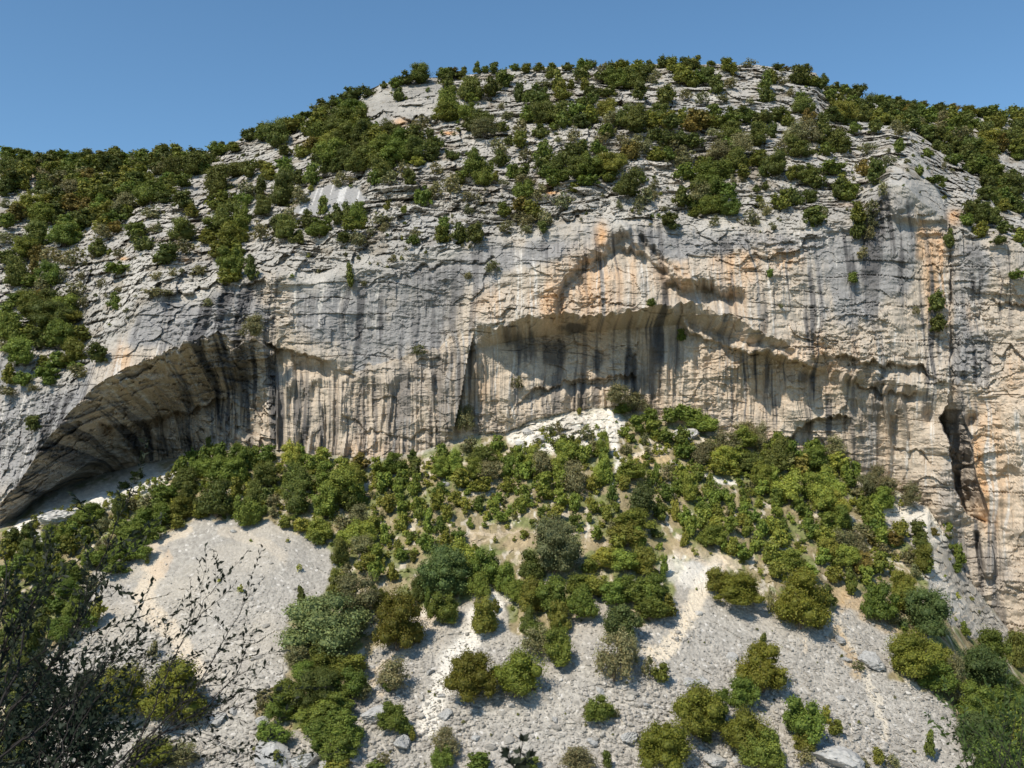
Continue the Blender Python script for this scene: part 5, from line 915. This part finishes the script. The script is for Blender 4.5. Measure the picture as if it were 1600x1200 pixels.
leafy('bare_twig_shrub', 'dark thin-leaved shrub leaning across the lower left scree', [
  ([(150,1230),(182,1195),(215,1160),(245,1090),(280,1012),(300,980),(322,935),(350,905)], 3.0, 3.3, .0035),
  ([(190,1215),(232,1150),(300,1085),(332,1030),(362,975),(395,925)], 3.0, 3.4, .0035),
  ([(150,1240),(215,1168),(280,1132),(335,1095),(372,1050),(385,1012)], 2.9, 3.2, .004),
  ([(170,1250),(250,1148),(330,1118),(400,1092),(430,1078)], 2.9, 3.2, .003),
  ([(60,1240),(100,1170),(106,1130),(125,1085),(165,1030),(215,985)], 2.9, 3.2, .003),
  ([(210,1230),(262,1190),(330,1180),(400,1178),(436,1185)], 3.0, 3.2, .002),
  ([(200,1100),(215,1040),(262,1000),(258,975)], 3.1, 3.3, .002),
  ([(110,1160),(150,1090),(180,1060),(240,1035),(300,1025)], 3.0, 3.2, .002)], (80, .021), 31, nearleaf)
leafy('near_bush', 'black-green leaning bush at the far left edge', [
  ([(-60,1220),(0,1150),(20,1110),(72,1050),(120,980),(132,948),(160,905)], 3.4, 3.6, .006),
  ([(-60,1210),(10,1120),(60,1060),(110,1000),(135,930),(205,770)], 3.5, 3.8, .006),
  ([(-50,1220),(60,1140),(105,1100),(160,1050),(185,1010)], 3.3, 3.6, .006),
  ([(-70,1150),(-10,1060),(20,1000),(45,950),(75,900)], 3.4, 3.6, .008),
  ([(-70,1100),(-20,1020),(5,950),(10,870)], 3.3, 3.5, .008),
  ([(-70,1180),(0,1100),(30,1040),(40,960)], 3.2, 3.5, .008),
  ([(-60,1200),(-10,1040),(30,960),(60,920)], 3.5, 3.7, .008)], (130, .027), 32, nearleaf)
spec = []
r_ = np.random.default_rng(5)
for k in range(34):
    x0 = r_.uniform(-60, 130); x1 = x0 + r_.uniform(-20, 110); y1 = r_.uniform(1050, 1150) + max(0, x1 - 90) * .6
    spec.append(([(x0, 1260), ((x0 + x1) / 2 + r_.uniform(-10, 10), (1260 + y1) / 2), (x1, y1)], 3.8, 4.3, .004))
leafy('leafy_bush', 'dense bluish-black bush filling the bottom left corner', spec, (175, .030), 33, nearleaf2)
leafy('sprig', 'small dark upright sprig at the bottom edge of the picture', [([(806,1260),(808,1215),(812,1185),(817,1160)], 1.6, 1.62, .0035), ([(808,1215),(800,1195),(797,1180)], 1.6, 1.6, .002), ([(808,1212),(820,1195),(826,1182)], 1.6, 1.6, .002)], (10, .016), 34, nearleaf, 'sprig', twig=False, blade=.5, dense=4)
spec = []
for k in range(15):
    x0 = r_.uniform(1520, 1650); x1 = x0 - r_.uniform(-20, 50); y1 = r_.uniform(1090, 1190)
    spec.append(([(x0 + 20, 1290), ((x0 + x1) / 2, (1290 + y1) / 2), (x1, y1 + 12)], 3.6, 4.2, .004))
leafy('near_leafy_bush', 'dark leafy green bush close up in the bottom right corner', spec, (120, .026), 35, nearleaf3)
# ledge under the camera; unseen rock added behind it to keep near plants shaded
gx = np.linspace(-14, 10, 60); gy = np.linspace(-10, 2.2, 40); GX, GY = np.meshgrid(gx, gy)
GZ = -1.7 + 0.25 * fbm(GX / 2, GY / 2, 240, 3) - np.maximum(0, GY - 0.6) ** 2 * 3.2 + np.maximum(0, -GY - 1.8) * .25
idx = np.arange(60 * 40).reshape(40, 60); q = np.stack([idx[:-1, :-1], idx[:-1, 1:], idx[1:, 1:], idx[1:, :-1]], -1).reshape(-1, 4)
nn_ = fbm(GX, GY, 245, 3).ravel()[:, None]
o = bpy.data.objects.new('near_ground', raster_mesh('near_ground', np.stack([GX, GY, GZ], -1).reshape(-1, 3), q, np.array((.36, .31, .22)) * (1 + .3 * nn_), bm_, True)); C.objects.link(o); tag(o, kind='structure')
v_ = rock_verts(77, 1.0, IV3, 18); v_ = v_ * np.array([7.0, 2.4, 8.5]); v_ += 0.25 * nrm(v_) * fbm(v_[:, 0], v_[:, 2] * 1.4 + v_[:, 1], 250, 4)[:, None]
o = bpy.data.objects.new('near_rock', raster_mesh('near_rock', v_, IF3, np.full((len(v_), 3), .38), bm_, False)); C.objects.link(o); o.location = (-8.6, -4.4, 3.6); tag(o, kind='structure')
print('done')
